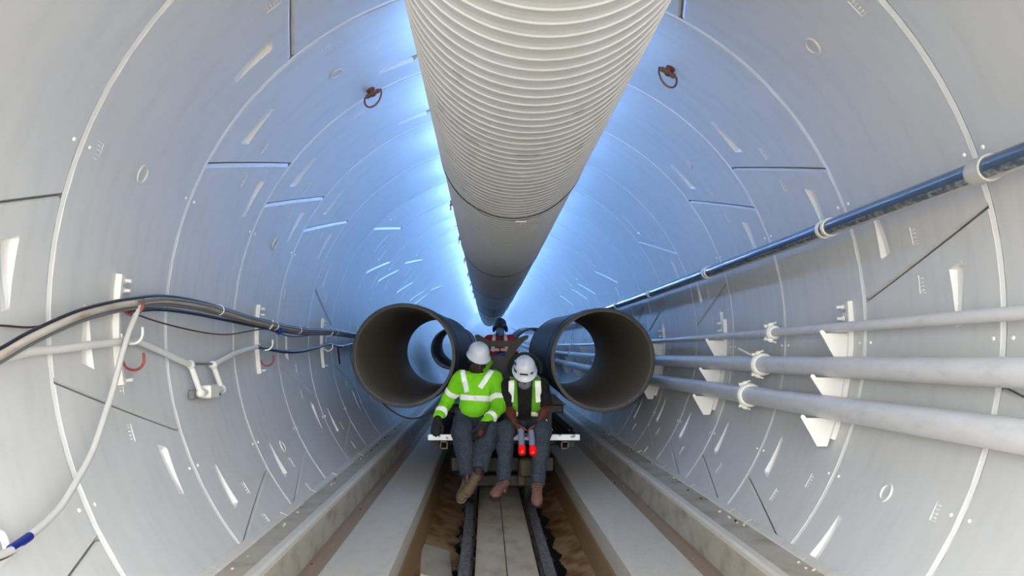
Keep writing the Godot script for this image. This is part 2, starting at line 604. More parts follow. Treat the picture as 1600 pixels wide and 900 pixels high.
func make_lining() -> void:
	sides.left = thing("wall_left", "white curved segment lining of the left tunnel wall", "wall", "", "structure")
	sides.right = thing("wall_right", "white curved segment lining of the right tunnel wall", "wall", "", "structure")
	sides.top = thing("ceiling", "white curved segment lining overhead above the duct", "ceiling", "", "structure")
	var last := 15
	for k in range(-1, last):
		var j := ring_joints(k)
		for i in j.size():
			var a: Array = j[i]
			var b: Array = j[(i + 1) % j.size()]
			if i == j.size() - 1:
				b = [b[0] + 360.0, b[1] + 360.0]
			var mid := fposmod((a[0] + a[1] + b[0] + b[1]) * 0.25, 360.0)
			var low := mid > 235.0 and mid < 305.0
			var where: Node = sides.top if mid > 62 and mid < 118 else (sides.left if mid >= 118 and mid < 270 else sides.right)
			var made := panel_mesh(k, a, b, not low)
			var pan := commit("panel", made[0], M.wall, where)
			if made[1].V.size():
				commit("bolt_pocket", made[1], M.pocket, pan)
		# pale joint filler between rings
	for who in [["left", 118.0, 235.0], ["right", -55.0, 62.0], ["top", 62.0, 118.0]]:
		for k in range(-1, last + 1):
			var mb := MB.new()
			var z := ring_z(k)
			tube_band(mb, z - 0.013, z + 0.013, R + 0.002, who[1], who[2], 40)
			commit("joint_filler", mb, M.caulk, sides[who[0]])
		# the far rings, too small to tell apart, and the stretch behind the camera
		var far := MB.new()
		for k in range(last, 50):
			tube_band(far, ring_z(k) + 0.03, ring_z(k + 1) - 0.01, R, who[1], who[2], 24)
			for e in [[ring_z(k) + 0.005, R + 0.012, ring_z(k) + 0.03, R], [ring_z(k + 1) - 0.01, R, ring_z(k + 1) + 0.005, R + 0.012]]:
				for i in 24:
					var p := lerpf(who[1], who[2], i / 24.0)
					var q := lerpf(who[1], who[2], (i + 1) / 24.0)
					far.flat(Wd(p, e[0], e[1]), Wd(q, e[0], e[1]), Wd(q, e[2], e[3]), Wd(p, e[2], e[3]), wall_axes(p).y)
		commit("far_panels", far, M.wall_far, sides[who[0]]).set_meta("kind", "stuff")
		var near := MB.new()
		tube_band(near, BACK, ring_z(-1) - 0.005, R, who[1], who[2], 24)
		commit("near_panels", near, M.wall, sides[who[0]])
	# concrete behind the segments closes the tube
	var sh := MB.new()
	var ends := [BACK, 0.0, 6.0, 12.0, 20.0, 30.0, 44.0, FAR]
	for i in ends.size() - 1:
		tube_band(sh, ends[i], ends[i + 1], R + 0.06, -60, 300, 72)
		tube_band(sh, ends[i], ends[i + 1], R + 0.25, -60, 300, 72, false)
	commit("backing", sh, M.backing, sides.top)
	var fe := MB.new()
	var disc := PackedVector2Array()
	for i in 48:
		disc.append(Vector2(cos(TAU * i / 48), sin(TAU * i / 48)) * (R + 0.2))
	fe.slab(P(0, AY, FAR - 0.1), Basis(), disc, 0.2)
	tag(commit("wall_end", fe, M.wall_far), "pale far end of the tunnel beyond the last train car", "wall", "", "structure")
	wall_details()


func wall_details() -> void:
	# cast rectangles with small raised strokes: [angle, ring position]; a pair at each joint between segments
	var spots := [[158.5, 1.11], [124.1, 3.16], [124.3, 2.12], [43.3, 1.12], [-24.8, 1.14], [168.7, 4.06], [-27.0, 2.2]]
	for k in range(1, 8):
		for j in ring_joints(k):
			var mid: float = (j[0] + j[1]) * 0.5
			for e in [mid - 3.5, mid + 3.5]:
				var w := fposmod(e, 360.0)
				if (w < 58.0 or w > 118.0) and (w < 222.0 or w > 318.0):
					spots.append([e, k + 0.5])
	for p in spots:
		var mb := MB.new()
		var b := wall_axes(p[0])
		var o := Wd(p[0], ring_z(p[1]), R - 0.001)
		mb.box(o + b.z * 0.022, Vector3(0.085, 0.005, 0.004), b, 0.001)
		mb.box(o - b.x * 0.04, Vector3(0.004, 0.005, 0.046), b, 0.001)
		for i in 4:
			mb.box(o + b.x * (-0.027 + 0.018 * i), Vector3(0.006, 0.006, 0.026), b, 0.001)
		commit("cast_mark", mb, M.pocket, sides.left if fposmod(p[0], 360.0) > 90 and fposmod(p[0], 360.0) < 270 else sides.right)
	# small plugs either side of the ring joints
	for who in ["left", "right"]:
		var mb := MB.new()
		for k in range(1, 9):
			for a in ([158.4, -156.8] if who == "left" else [20.6, -24.6, -2.3]):
				for s in [-0.045, 0.045]:
					mb.lathe(Wd(a, ring_z(k) + s * 1.3, R), wall_axes(a), [Vector2(0.0085, 0.0), Vector2(0.007, 0.006), Vector2(0.0, 0.007)], 8)
		commit("dowel_plug", mb, M.caulk, sides[who]).set_meta("kind", "stuff")
	# grout sockets with a raised rim
	for p in [[158.3, 1.48], [43.6, 1.5], [-24.6, 1.51], [124.3, 2.45], [-153.9, 3.5], [158.3, 3.5], [43.6, 3.5]]:
		var mb := MB.new()
		mb.lathe(Wd(p[0], ring_z(p[1]), R), wall_axes(p[0]), [Vector2(0.048, -0.002), Vector2(0.044, 0.008), Vector2(0.036, 0.008), Vector2(0.033, 0.001), Vector2(0.0, 0.001)], 22)
		commit("grout_socket", mb, M.wall, sides.left if absf(p[0]) > 90 else sides.right)


# ---------------------------------------------------------------- floor
const CURB_L := -1.208
const CURB_R := 1.177
const SLAB_L := -0.712
const SLAB_R := 0.677


func circ_y(x: float) -> float:
	return AY - sqrt((R - 0.006) * (R - 0.006) - x * x)


func make_floor() -> void:
	var rng := RandomNumberGenerator.new()
	rng.seed = 4
	for s in [-1, 1]:
		var side := "left" if s < 0 else "right"
		var cx := CURB_L if s < 0 else CURB_R
		var o := thing("trim_%d" % (1 if s < 0 else 2), "raised grey concrete curb along the foot of the %s tunnel wall" % side, "curb", "", "structure")
		var xw: float = s * sqrt(R * R - (0.237 - AY) * (0.237 - AY))
		var mb := MB.new()
		run(mb, [Vector2(cx, -0.12), Vector2(cx, 0.222), Vector2(cx + s * 0.012, 0.236), Vector2(xw + s * 0.03, 0.236), Vector2(s * 1.66, 0.0), Vector2(s * 1.45, -0.12)], BACK, FAR, 1.0)
		commit("curb", mb, M.concrete, o)
		var lp := MB.new()
		run(lp, [Vector2(cx - s * 0.001, 0.20), Vector2(cx - s * 0.002, 0.226), Vector2(cx + s * 0.010, 0.2395), Vector2(cx + s * 0.05, 0.2405), Vector2(cx + s * 0.056, 0.235)], BACK, FAR, 1.0, true)
		commit("curb_lip", lp, M.lip, o)
		# rough mortar fillet against the lining
		var ft := MB.new()
		var z := BACK
		while z < 30.0:
			var l := rng.randf_range(0.25, 0.6)
			var t := rng.randf_range(0.026, 0.036)
			run(ft, [Vector2(xw - s * t, 0.2355), Vector2(xw - s * t * 0.72, 0.2355 + t * 0.30), Vector2(xw + s * 0.012, 0.2355 + t * 0.75), Vector2(xw + s * 0.04, 0.2355)], z, z + l - 0.004, 1.0)
			z += l
		commit("mortar_fillet", ft, M.lip, o)
		var gt := MB.new()
		run(gt, [Vector2(cx + s * 0.05, 0.014), Vector2(cx - s * 0.03, 0.010), Vector2(cx - s * 0.105, -0.010), Vector2(cx - s * 0.105, -0.12), Vector2(cx + s * 0.05, -0.12)], BACK, FAR, 1.0)
		commit("gutter", gt, M.gutter, o)
		# loose stones on curb and gutter
		for dark in [false, true]:
			var pb := MB.new()
			for i in (18 if dark else 40):
				var zz := rng.randf_range(2.9, 12.0)
				var on := rng.randf() < 0.62
				var x: float = (xw - s * rng.randf_range(0.05, 0.09)) if on else (cx - s * rng.randf_range(0.02, 0.1))
				var sz := rng.randf_range(0.006, 0.016)
				var bb := Basis.from_euler(Vector3(rng.randf(), rng.randf() * 6.0, rng.randf()))
				pb.box(P(x, (0.238 if on else 0.004) + sz * 0.35, zz), Vector3(sz, sz * 0.8, sz * 1.2), bb, sz * 0.25)
			var po := commit("loose_stones", pb, M.pebble_dark if dark else M.pebble)
			tag(po, "%s pebbles and crumbs scattered along the %s curb" % ["dark brown" if dark else "pale", side], "stones", "", "stuff")
	var fl := thing("floor", "concrete walkway slabs and central track trench", "floor", "", "structure")
	for s in [-1, 1]:
		var cx := CURB_L if s < 0 else CURB_R
		var sx := SLAB_L if s < 0 else SLAB_R
		var mb := MB.new()
		run(mb, [Vector2(cx - s * 0.10, -0.12), Vector2(cx - s * 0.10, -0.004), Vector2(cx - s * 0.108, 0.0), Vector2(sx + s * 0.015, 0.0), Vector2(sx, -0.014), Vector2(sx, circ_y(sx) - 0.03), Vector2(sx + s * 0.3, -0.2)], BACK, FAR, 1.0)
		commit("walkway_slab", mb, M.concrete_pale, fl)
		# stained haunch at the foot of the trench wall
		var hb := MB.new()
		run(hb, [Vector2(sx + s * 0.01, circ_y(sx) + 0.16), Vector2(sx - s * 0.012, circ_y(sx) + 0.14), Vector2(sx - s * 0.05, circ_y(sx) - 0.02), Vector2(sx + s * 0.01, circ_y(sx) - 0.05)], BACK, FAR, 1.0)
		commit("trench_haunch", hb, M.haunch, fl)
	# invert segments of the trench
	for k in range(-1, 16):
		var mb := MB.new()
		var z0 := maxf(ring_z(k), BACK) + 0.0012
		var z1 := ring_z(k + 1) - 0.0012
		for i in 16:
			var xa := lerpf(-0.75, 0.72, i / 16.0)
			var xb := lerpf(-0.75, 0.72, (i + 1) / 16.0)
			mb.flat(P(xa, circ_y(xa), z0), P(xb, circ_y(xb), z0), P(xb, circ_y(xb), z1), P(xa, circ_y(xa), z1), Vector3.UP)
			for zz in [[z0, 1.0], [z1, -1.0]]:
				mb.flat(P(xa, circ_y(xa), zz[0]), P(xb, circ_y(xb), zz[0]), P(xb, circ_y(xb) - 0.05, zz[0]), P(xa, circ_y(xa) - 0.05, zz[0]), Vector3(0, 0, zz[1]))
		commit("invert_panel", mb, M.trench, fl)
	var rest := MB.new()
	run(rest, [Vector2(-0.75, circ_y(-0.75)), Vector2(-0.35, circ_y(-0.35)), Vector2(0.35, circ_y(0.35)), Vector2(0.72, circ_y(0.72))], ring_z(16), FAR, 2.0, false, false)
	commit("far_invert", rest, M.trench, fl)
	# wet mud with a ragged shore on each side of the track
	var nz := FastNoiseLite.new()
	nz.seed = 9
	nz.frequency = 1.6
	for s in [-1, 1]:
		var mb := MB.new()
		var z := 2.0
		while z < 14.0:
			var zb := z + 0.05
			var xa: float = s * (0.43 + 0.07 * nz.get_noise_2d(z * 1.3, s * 9.0) + 0.018 * nz.get_noise_2d(z * 4.5, 3.0))
			var xb: float = s * (0.43 + 0.07 * nz.get_noise_2d(zb * 1.3, s * 9.0) + 0.018 * nz.get_noise_2d(zb * 4.5, 3.0))
			if s < 0:
				xa = minf(xa + 0.03, -0.335)
				xb = minf(xb + 0.03, -0.335)
			var inner: float = s * 0.2
			mb.flat(P(inner, circ_y(inner) + 0.014, z), P(xa, circ_y(xa) + 0.005, z), P(xb, circ_y(xb) + 0.005, zb), P(inner, circ_y(inner) + 0.014, zb), Vector3.UP)
			z = zb
		var side := "left" if s < 0 else "right"
		tag(commit("wet_mud", mb, M.mud), "dark wet mud with ragged edge beside the %s rail" % side, "mud", "", "stuff")
	# rails
	for s in [-1, 1]:
		var x0 := -0.302 if s < 0 else 0.274
		var mb := MB.new()
		var prof := []
		for q in [[-0.050, 0.0], [0.050, 0.0], [0.050, 0.008], [0.012, 0.018], [0.008, 0.026], [0.008, 0.072], [0.035, 0.080], [0.035, 0.098], [0.026, 0.106],
				[-0.026, 0.106], [-0.035, 0.098], [-0.035, 0.080], [-0.008, 0.072], [-0.008, 0.026], [-0.012, 0.018], [-0.050, 0.008]]:
			prof.append(Vector2(x0 + q[0], -0.291 + q[1]))
		run(mb, prof, BACK, FAR, 1.0)
		tag(commit("rail", mb, M.rail), "%s steel rail of the narrow track, running under the flat car" % ("left" if s < 0 else "right"), "rail", "", "")
	# sleepers
	var sl: MeshInstance3D
	for i in 9:
		var z := 2.35 + 0.72 * i
		if i == 0:
			var mb := MB.new()
			mb.box(Vector3(-0.014, -0.322, 0), Vector3(0.72, 0.06, 0.13), Basis(), 0.01)
			mb.box(Vector3(-0.014, -0.375, 0), Vector3(0.62, 0.06, 0.11), Basis(), 0.01)
			sl = commit("sleeper", mb, M.sleeper)
			for x in [-0.302, 0.274]:
				for s in [-1, 1]:
					var cb := MB.new()
					cb.box(Vector3(x + s * 0.055, -0.283, 0), Vector3(0.05, 0.014, 0.05), Basis(), 0.003)
					cb.lathe(Vector3(x + s * 0.058, -0.276, 0), Basis(), [Vector2(0.012, 0), Vector2(0.012, 0.016), Vector2(0, 0.018)], 6)
					commit("rail_clip", cb, M.sleeper, sl)
		var o: Node3D = sl if i == 0 else sl.duplicate()
		if i > 0:
			put("sleeper", o, self)
		o.position = P(0, 0, z)
		tag(o, "%s brown dirty sleeper under rails and walking boards, counted from the camera" % ["nearest", "second", "third", "fourth", "fifth", "sixth", "seventh", "eighth", "ninth"][i], "sleeper", "track sleepers")
	# walking boards between the rails
	for c in 2:
		for i in 6:
			var z0 := -0.9 + 2.7 * i + (0.35 if c == 1 else 0.0)
			var xa := -0.231 if c == 0 else -0.006
			var xb := -0.013 if c == 0 else 0.208
			var mb := MB.new()
			run(mb, [Vector2(xa, -0.292), Vector2(xb, -0.292), Vector2(xb, -0.254), Vector2(xb - 0.005, -0.25), Vector2(xa + 0.005, -0.25), Vector2(xa, -0.254)], z0, z0 + 2.694, 0.9)
			var o := commit("walking_board", mb, M.board)
			var ord: String = ["nearest", "second", "third", "fourth", "fifth", "farthest"][i]
			tag(o, "%s grey %s-hand walking board between the rails, counted from the camera" % [ord, "left" if c == 0 else "right"], "board", "walking boards between the rails")
	# a loose slab lying in the left of the trench
	var lb := MB.new()
	lb.box(Vector3.ZERO, Vector3(0.245, 0.022, 0.92), Basis(), 0.006)
	var lo := commit("loose_board", lb, M.board)
	lo.position = P(-0.54, -0.352, 6.15)
	lo.rotation = Vector3(0.006, 0.07, -0.29)
	tag(lo, "loose flat grey board lying in the trench left of the left rail", "board")


# ---------------------------------------------------------------- ventilation duct
func make_duct() -> void:
	var o := thing("ventilation_duct", "large cream corrugated ventilation duct hanging under the tunnel ceiling", "duct")
	var cx := 0.016
	var cy := AY + 1.178
	var rad := 0.459
	var b := Basis(Vector3(1, 0, 0), Vector3(0, 0, -1), Vector3(0, 1, 0))
	var cuts := [BACK + 0.15, 1.16, 5.03, 8.9, 12.75, 16.6, 20.45, 24.3, 28.2, 36.0, 46.0, 55.0]
	for i in cuts.size() - 1:
		var z0: float = cuts[i]
		var z1: float = cuts[i + 1]
		var mb := MB.new()
		var prof := []
		var rr := rad - 0.004 * i
		if i < 5:
			var pitch := 0.084
			var n := int(round((z1 - z0) / pitch))
			var st := (z1 - z0) / n
			for k in n:
				var z := z0 + st * k
				prof.append(Vector2(rr, z + 0.004))
				prof.append(Vector2(rr - 0.0022, z + st * 0.3))
				prof.append(Vector2(rr - 0.002, z + st * 0.62))
				prof.append(Vector2(rr + 0.001, z + st - 0.013))
				prof.append(Vector2(rr + 0.0052, z + st - 0.009))
				prof.append(Vector2(rr + 0.0052, z + st - 0.001))
			prof.push_front(Vector2(rr, z0))
			prof.append(Vector2(rr, z1))
		else:
			prof = [Vector2(rr, z0), Vector2(rr, z1)]
		duct_run(mb, cx, cy, prof, 72 if i < 3 else 40)
		commit("duct_section", mb, M.duct, o)
		if i > 0:
			var sm := MB.new()
			duct_run(sm, cx, cy, [Vector2(rr - 0.02, z0 - 0.016), Vector2(rr + 0.010, z0 - 0.016), Vector2(rr + 0.010, z0 - 0.006), Vector2(rr - 0.02, z0 - 0.006)], 64)
			commit("dark_seam", sm, M.duct_seam, o)
			var co := MB.new()
			duct_run(co, cx, cy, [Vector2(rr - 0.01, z0 - 0.007), Vector2(rr + 0.012, z0 - 0.004), Vector2(rr + 0.012, z0 + 0.035), Vector2(rr - 0.01, z0 + 0.038)], 64)
			commit("joint_collar", co, M.duct, o)
	# dark scuffs along the ribs
	var rng := RandomNumberGenerator.new()
	rng.seed = 17
	var sc := MB.new()
	for i in 42:
		var k := rng.randi_range(14, 44)
		var z := 1.16 + 0.0841 * k + 0.07
		var a0 := rng.randf_range(205.0, 335.0)
		var len := rng.randf_range(1.0, 6.0)
		var w := rng.randf_range(0.001, 0.004)
		for s in 3:
			var p := deg_to_rad(a0 + len * s / 3.0)
			var q := deg_to_rad(a0 + len * (s + 1) / 3.0)
			var r2 := rad + 0.004
			var va := Vector3(cos(p), sin(p), 0) * r2
			var vb := Vector3(cos(q), sin(q), 0) * r2
			sc.flat(P(cx, cy, z - w) + va, P(cx, cy, z - w) + vb, P(cx, cy, z + w) + vb, P(cx, cy, z + w) + va, va)
	commit("scuff_marks", sc, M.scuff, o).set_meta("kind", "stuff")
	# tape flag at the nearest joint
	var tf := MB.new()
	tf.box(P(cx + 0.05, cy - rad - 0.012, 5.12), Vector3(0.008, 0.006, 0.16), Basis(), 0.001)
	tf.box(P(cx + 0.05, cy - rad - 0.012, 5.06), Vector3(0.07, 0.006, 0.02), Basis(), 0.001)
	commit("tape_flag", tf, M.caulk, o)
	# hangers beside the duct
	for i in 7:
		var z := 7.2 + 2.2 * i
		for e in [-1, 1]:
			var hb := MB.new()
			var a := deg_to_rad(90.0 - e * 17.0)
			hb.tube(PackedVector3Array([P(cx + e * (rad - 0.06), cy + 0.22, z), P(R * cos(a), AY + R * sin(a) - 0.005, z)]), 0.006, 6)
			hb.box(P(cx + e * (rad + 0.012), cy + 0.03, z), Vector3(0.06, 0.012, 0.014), Basis(), 0.002)
			hb.box(P(cx + e * (rad + 0.03), cy + 0.03, z), Vector3(0.012, 0.09, 0.014), Basis(), 0.002)
			hb.tube(PackedVector3Array([P(cx + e * (rad + 0.03), cy + 0.03, z), P(cx + e * (rad - 0.06), cy + 0.22, z)]), 0.006, 6)
			commit("hanger", hb, M.cable_grey, o)


func duct_run(mb: MB, cx: float, cy: float, prof: Array, sides: int) -> void:
	for i in prof.size() - 1:
		var p: Vector2 = prof[i]
		var q: Vector2 = prof[i + 1]
		var dn := Vector2(q.y - p.y, p.x - q.x).normalized()
		for k in sides:
			var a0 := TAU * k / sides
			var a1 := TAU * (k + 1) / sides
			var d0 := Vector3(cos(a0), sin(a0), 0)
			var d1 := Vector3(cos(a1), sin(a1), 0)
			var n0 := d0 * dn.x + Vector3(0, 0, -dn.y)
			var n1 := d1 * dn.x + Vector3(0, 0, -dn.y)
			var c0 := P(cx, cy, p.y)
			var c1 := P(cx, cy, q.y)
			mb.quadn(c0 + d0 * p.x, c0 + d1 * p.x, c1 + d1 * q.x, c1 + d0 * q.x, n0, n1, n1, n0)


# ---------------------------------------------------------------- pipes on the right wall
const PIPES := [[1.729, 0.011, 0.027, "thin top", 5.25], [1.707, -0.20, 0.056, "thick middle", 5.40], [1.66, -0.413, 0.0626, "thick bottom", 5.52]]


func straight(x: float, y: float, z0: float, z1: float, step := 1.0) -> PackedVector3Array:
	var out := PackedVector3Array()
	var n := int(ceil((z1 - z0) / step))
	for i in n + 1:
		out.append(P(x, y, lerpf(z0, z1, float(i) / n)))
	return out


func ring_clamp(mb: MB, x: float, y: float, z: float, r: float) -> void:
	var b := Basis(Vector3(1, 0, 0), Vector3(0, 0, -1), Vector3(0, 1, 0))
	var c := P(x, y, z)
	mb.lathe(c, b, [Vector2(r - 0.004, -0.034), Vector2(r + 0.012, -0.034), Vector2(r + 0.022, -0.018), Vector2(r + 0.022, 0.018), Vector2(r + 0.012, 0.034), Vector2(r - 0.004, 0.034)], 28)
	for s in [-1, 1]:
		var d := Vector3(-0.35, s * 0.94, 0).normalized()
		var t := Vector3(0.94, s * 0.35, 0).normalized()
		var lug := Basis(t, d, Vector3(0, 0, -1))
		mb.box(c + d * (r + 0.024), Vector3(0.034, 0.03, 0.034), lug, 0.006)
		mb.tube(PackedVector3Array([c + d * (r + 0.028) - t * 0.042, c + d * (r + 0.028) + t * 0.042]), 0.007, 8)
		mb.lathe(c + d * (r + 0.028) - t * 0.034, Basis(d, -t, Vector3(0, 0, -1)), [Vector2(0.013, -0.006), Vector2(0.013, 0.008), Vector2(0.0, 0.01)], 6)


func make_pipes() -> void:
	for p in PIPES:
		var x: float = p[0]
		var y: float = AY + p[1]
		var o := thing("service_pipe", "%s pale grey pipe on the brackets of the right wall" % p[3], "pipe")
		var mb := MB.new()
		mb.tube(straight(x, y, BACK + 0.1, FAR - 0.5), p[2], 24)
		commit("pipe", mb, M.pipe_paint, o)
		for i in 6:
			var cb := MB.new()
			ring_clamp(cb, x, y, p[4] + 6.1 * (i - 1), p[2])
			commit("coupling", cb, M.clamp, o)
	# upper dark pipe with paint overspray and band clamps
	var up := thing("service_pipe", "dark blue pipe high on the right wall, patchy with white overspray", "pipe")
	var ux := 1.638
	var uy := AY + 0.529
	var um := MB.new()
	um.tube(straight(ux, uy, BACK + 0.1, FAR - 0.5), 0.041, 24)
	commit("pipe", um, M.pipe_blue, up)
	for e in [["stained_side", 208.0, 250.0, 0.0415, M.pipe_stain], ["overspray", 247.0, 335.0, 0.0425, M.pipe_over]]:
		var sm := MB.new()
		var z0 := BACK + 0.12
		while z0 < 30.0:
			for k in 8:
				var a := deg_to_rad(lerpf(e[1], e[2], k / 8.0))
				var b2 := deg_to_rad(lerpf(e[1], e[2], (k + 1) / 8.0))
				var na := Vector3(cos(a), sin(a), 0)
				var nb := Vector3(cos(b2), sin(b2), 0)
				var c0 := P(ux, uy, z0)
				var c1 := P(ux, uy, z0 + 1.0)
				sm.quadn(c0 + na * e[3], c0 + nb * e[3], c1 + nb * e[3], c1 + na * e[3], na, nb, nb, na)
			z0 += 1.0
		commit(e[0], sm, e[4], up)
	var bell := MB.new()
	bell.lathe(P(ux, uy, 2.86), Basis(Vector3(1, 0, 0), Vector3(0, 0, -1), Vector3(0, 1, 0)), [Vector2(0.042, -0.02), Vector2(0.05, -0.02), Vector2(0.05, 0.05), Vector2(0.046, 0.07), Vector2(0.042, 0.07)], 24)
	commit("socket", bell, M.pipe_over, up)
	for i in 16:
		var z := 1.95 + 2.25 * i
		var cb := MB.new()
		var b := Basis(Vector3(1, 0, 0), Vector3(0, 0, -1), Vector3(0, 1, 0))
		for s in [-0.035, 0.035]:
			cb.lathe(P(ux, uy, z + s), b, [Vector2(0.040, -0.012), Vector2(0.049, -0.012), Vector2(0.049, 0.012), Vector2(0.040, 0.012)], 24)
		var rdir := Vector3(ux, uy - AY, 0).normalized()
		cb.tube(PackedVector3Array([P(ux, uy, z) + rdir * 0.04, P(ux, uy, z) + rdir * 0.112]), 0.010, 8)
		commit("band_clamp", cb, M.clamp, up)
	# brackets: an upright on the wall with a triangular arm under each pipe
	for i in 9:
		var z := 4.33 + 2.27 * i
		var names := ["nearest", "second", "third", "fourth", "fifth", "sixth", "seventh", "eighth", "ninth"]
		var o := thing("pipe_bracket", "white three-armed pipe bracket on the right wall, %s from the camera" % names[i], "bracket", "pipe brackets on the right wall")
		var mb := MB.new()
		for k in 12:
			var a0 := lerpf(4.9, -19.0, k / 12.0)
			var a1 := lerpf(4.9, -19.0, (k + 1) / 12.0)
			for s in [-1, 1]:
				var zz: float = z + s * 0.017
				mb.flat(Wd(a0, zz, R + 0.002), Wd(a1, zz, R + 0.002), Wd(a1, zz, R - 0.028), Wd(a0, zz, R - 0.028), Vector3(0, 0, -s))
			mb.flat(Wd(a0, z - 0.017, R - 0.028), Wd(a1, z - 0.017, R - 0.028), Wd(a1, z + 0.017, R - 0.028), Wd(a0, z + 0.017, R - 0.028), Vector3(-1, 0, 0))
		for e in [[4.9, Vector3.UP], [-19.0, Vector3.DOWN]]:
			mb.flat(Wd(e[0], z - 0.017, R + 0.002), Wd(e[0], z + 0.017, R + 0.002), Wd(e[0], z + 0.017, R - 0.028), Wd(e[0], z - 0.017, R - 0.028), e[1])
		commit("upright", mb, M.bracket, o)
		for p in PIPES:
			var y: float = p[1] - p[2]           # underside of the pipe, from the axis
			var wall_top := sqrt((R - 0.024) * (R - 0.024) - y * y)
			var drop := 0.155
			var yb := y - drop
			var wall_low := sqrt((R - 0.024) * (R - 0.024) - yb * yb)
			var tip: float = p[0] - p[2] - 0.045
			var ab := MB.new()
			ab.slab(P(0, AY, z + 0.004), Basis(Vector3(1, 0, 0), Vector3(0, 1, 0), Vector3(0, 0, -1)), PackedVector2Array([
				Vector2(wall_top, y - 0.002), Vector2(tip + 0.028, y - 0.002), Vector2(tip + 0.016, y + 0.014), Vector2(tip + 0.002, y + 0.016), Vector2(tip - 0.004, y + 0.004),
				Vector2(wall_low - 0.055, yb), Vector2(wall_low, yb)]), 0.011)
			commit("arm", ab, M.bracket, o)
		for a in [4.0, 2.0]:
			var bt := MB.new()
			bt.lathe(Wd(a, z + 0.055, R), wall_axes(a), [Vector2(0.016, 0), Vector2(0.016, 0.03), Vector2(0.009, 0.032), Vector2(0.009, 0.06), Vector2(0, 0.062)], 8)
			if a == 2.0:
				bt.box(Wd(2.2, z + 0.045, R - 0.012), Vector3(0.05, 0.024, 0.06), wall_axes(2.2), 0.004)
			commit("bolt", bt, M.bracket, o)
	# a stray peg sticking up from the middle pipe
	var tb := MB.new()
	tb.tube(PackedVector3Array([P(1.67, AY - 0.145, 5.45), P(1.62, AY - 0.09, 5.62)]), 0.007, 6)
	tag(commit("peg", tb, M.bracket), "thin white peg sticking up beside the coupling of the middle pipe", "peg")


# ---------------------------------------------------------------- cables on the left wall
func strut(z: float, label: String, hooks: Array) -> void:
	var o := thing("cable_strut", label, "strut", "cable struts on the left wall")
	var mb := MB.new()
	var n := 10
	for k in n:
		var a0 := lerpf(172.8, 188.6, float(k) / n)
		var a1 := lerpf(172.8, 188.6, float(k + 1) / n)
		for s in [-1, 1]:
			var zz: float = z + s * 0.010
			mb.flat(Wd(a0, zz, R + 0.002), Wd(a1, zz, R + 0.002), Wd(a1, zz, R - 0.03), Wd(a0, zz, R - 0.03), Vector3(0, 0, -s))
		mb.flat(Wd(a0, z - 0.010, R - 0.03), Wd(a1, z - 0.010, R - 0.03), Wd(a1, z + 0.010, R - 0.03), Wd(a0, z + 0.010, R - 0.03), Vector3(1, 0, 0))
	for e in [[172.8, Vector3.UP], [188.6, Vector3.DOWN]]:
		mb.flat(Wd(e[0], z - 0.010, R + 0.002), Wd(e[0], z + 0.010, R + 0.002), Wd(e[0], z + 0.010, R - 0.03), Wd(e[0], z - 0.010, R - 0.03), e[1])
	commit("upright", mb, M.bracket, o)
	for h in hooks:
		var a: float = h[0]
		var b := wall_axes(a)
		var base := Wd(a, z + 0.01, R - 0.03)
		var pts := []
		for k in 11:
			var t := PI * k / 10.0
			pts.append(base + b.y * (0.046 - 0.046 * cos(t)) + b.x * (0.046 * sin(t)) + b.z * 0.01 * k / 10.0)
		pts.append(pts[10] - b.x * 0.028)
		var hm := MB.new()
		hm.tube(spline(pts, 2), 0.0062, 8)
		commit("hook", hm, M.hook_red if h[1] else M.bracket, o)
	for a in [173.6, 175.0, 188.0]:
		var bt := MB.new()
		bt.lathe(Wd(a, z + 0.045, R), wall_axes(a), [Vector2(0.018, 0), Vector2(0.018, 0.02), Vector2(0.009, 0.022), Vector2(0.009, 0.05), Vector2(0, 0.052)], 8)
		bt.box(Wd(a, z + 0.035, R - 0.004), Vector3(0.04, 0.012, 0.05), wall_axes(a), 0.003)
		commit("bolt", bt, M.bracket, o)


func cable(called: String, label: String, cat: String, pts: PackedVector3Array, r, m: Material, sides := 10) -> Node3D:
	var mb := MB.new()
	mb.tube(pts, r, sides)
	var o := commit(called, mb, m)
	tag(o, label, cat)
	return o


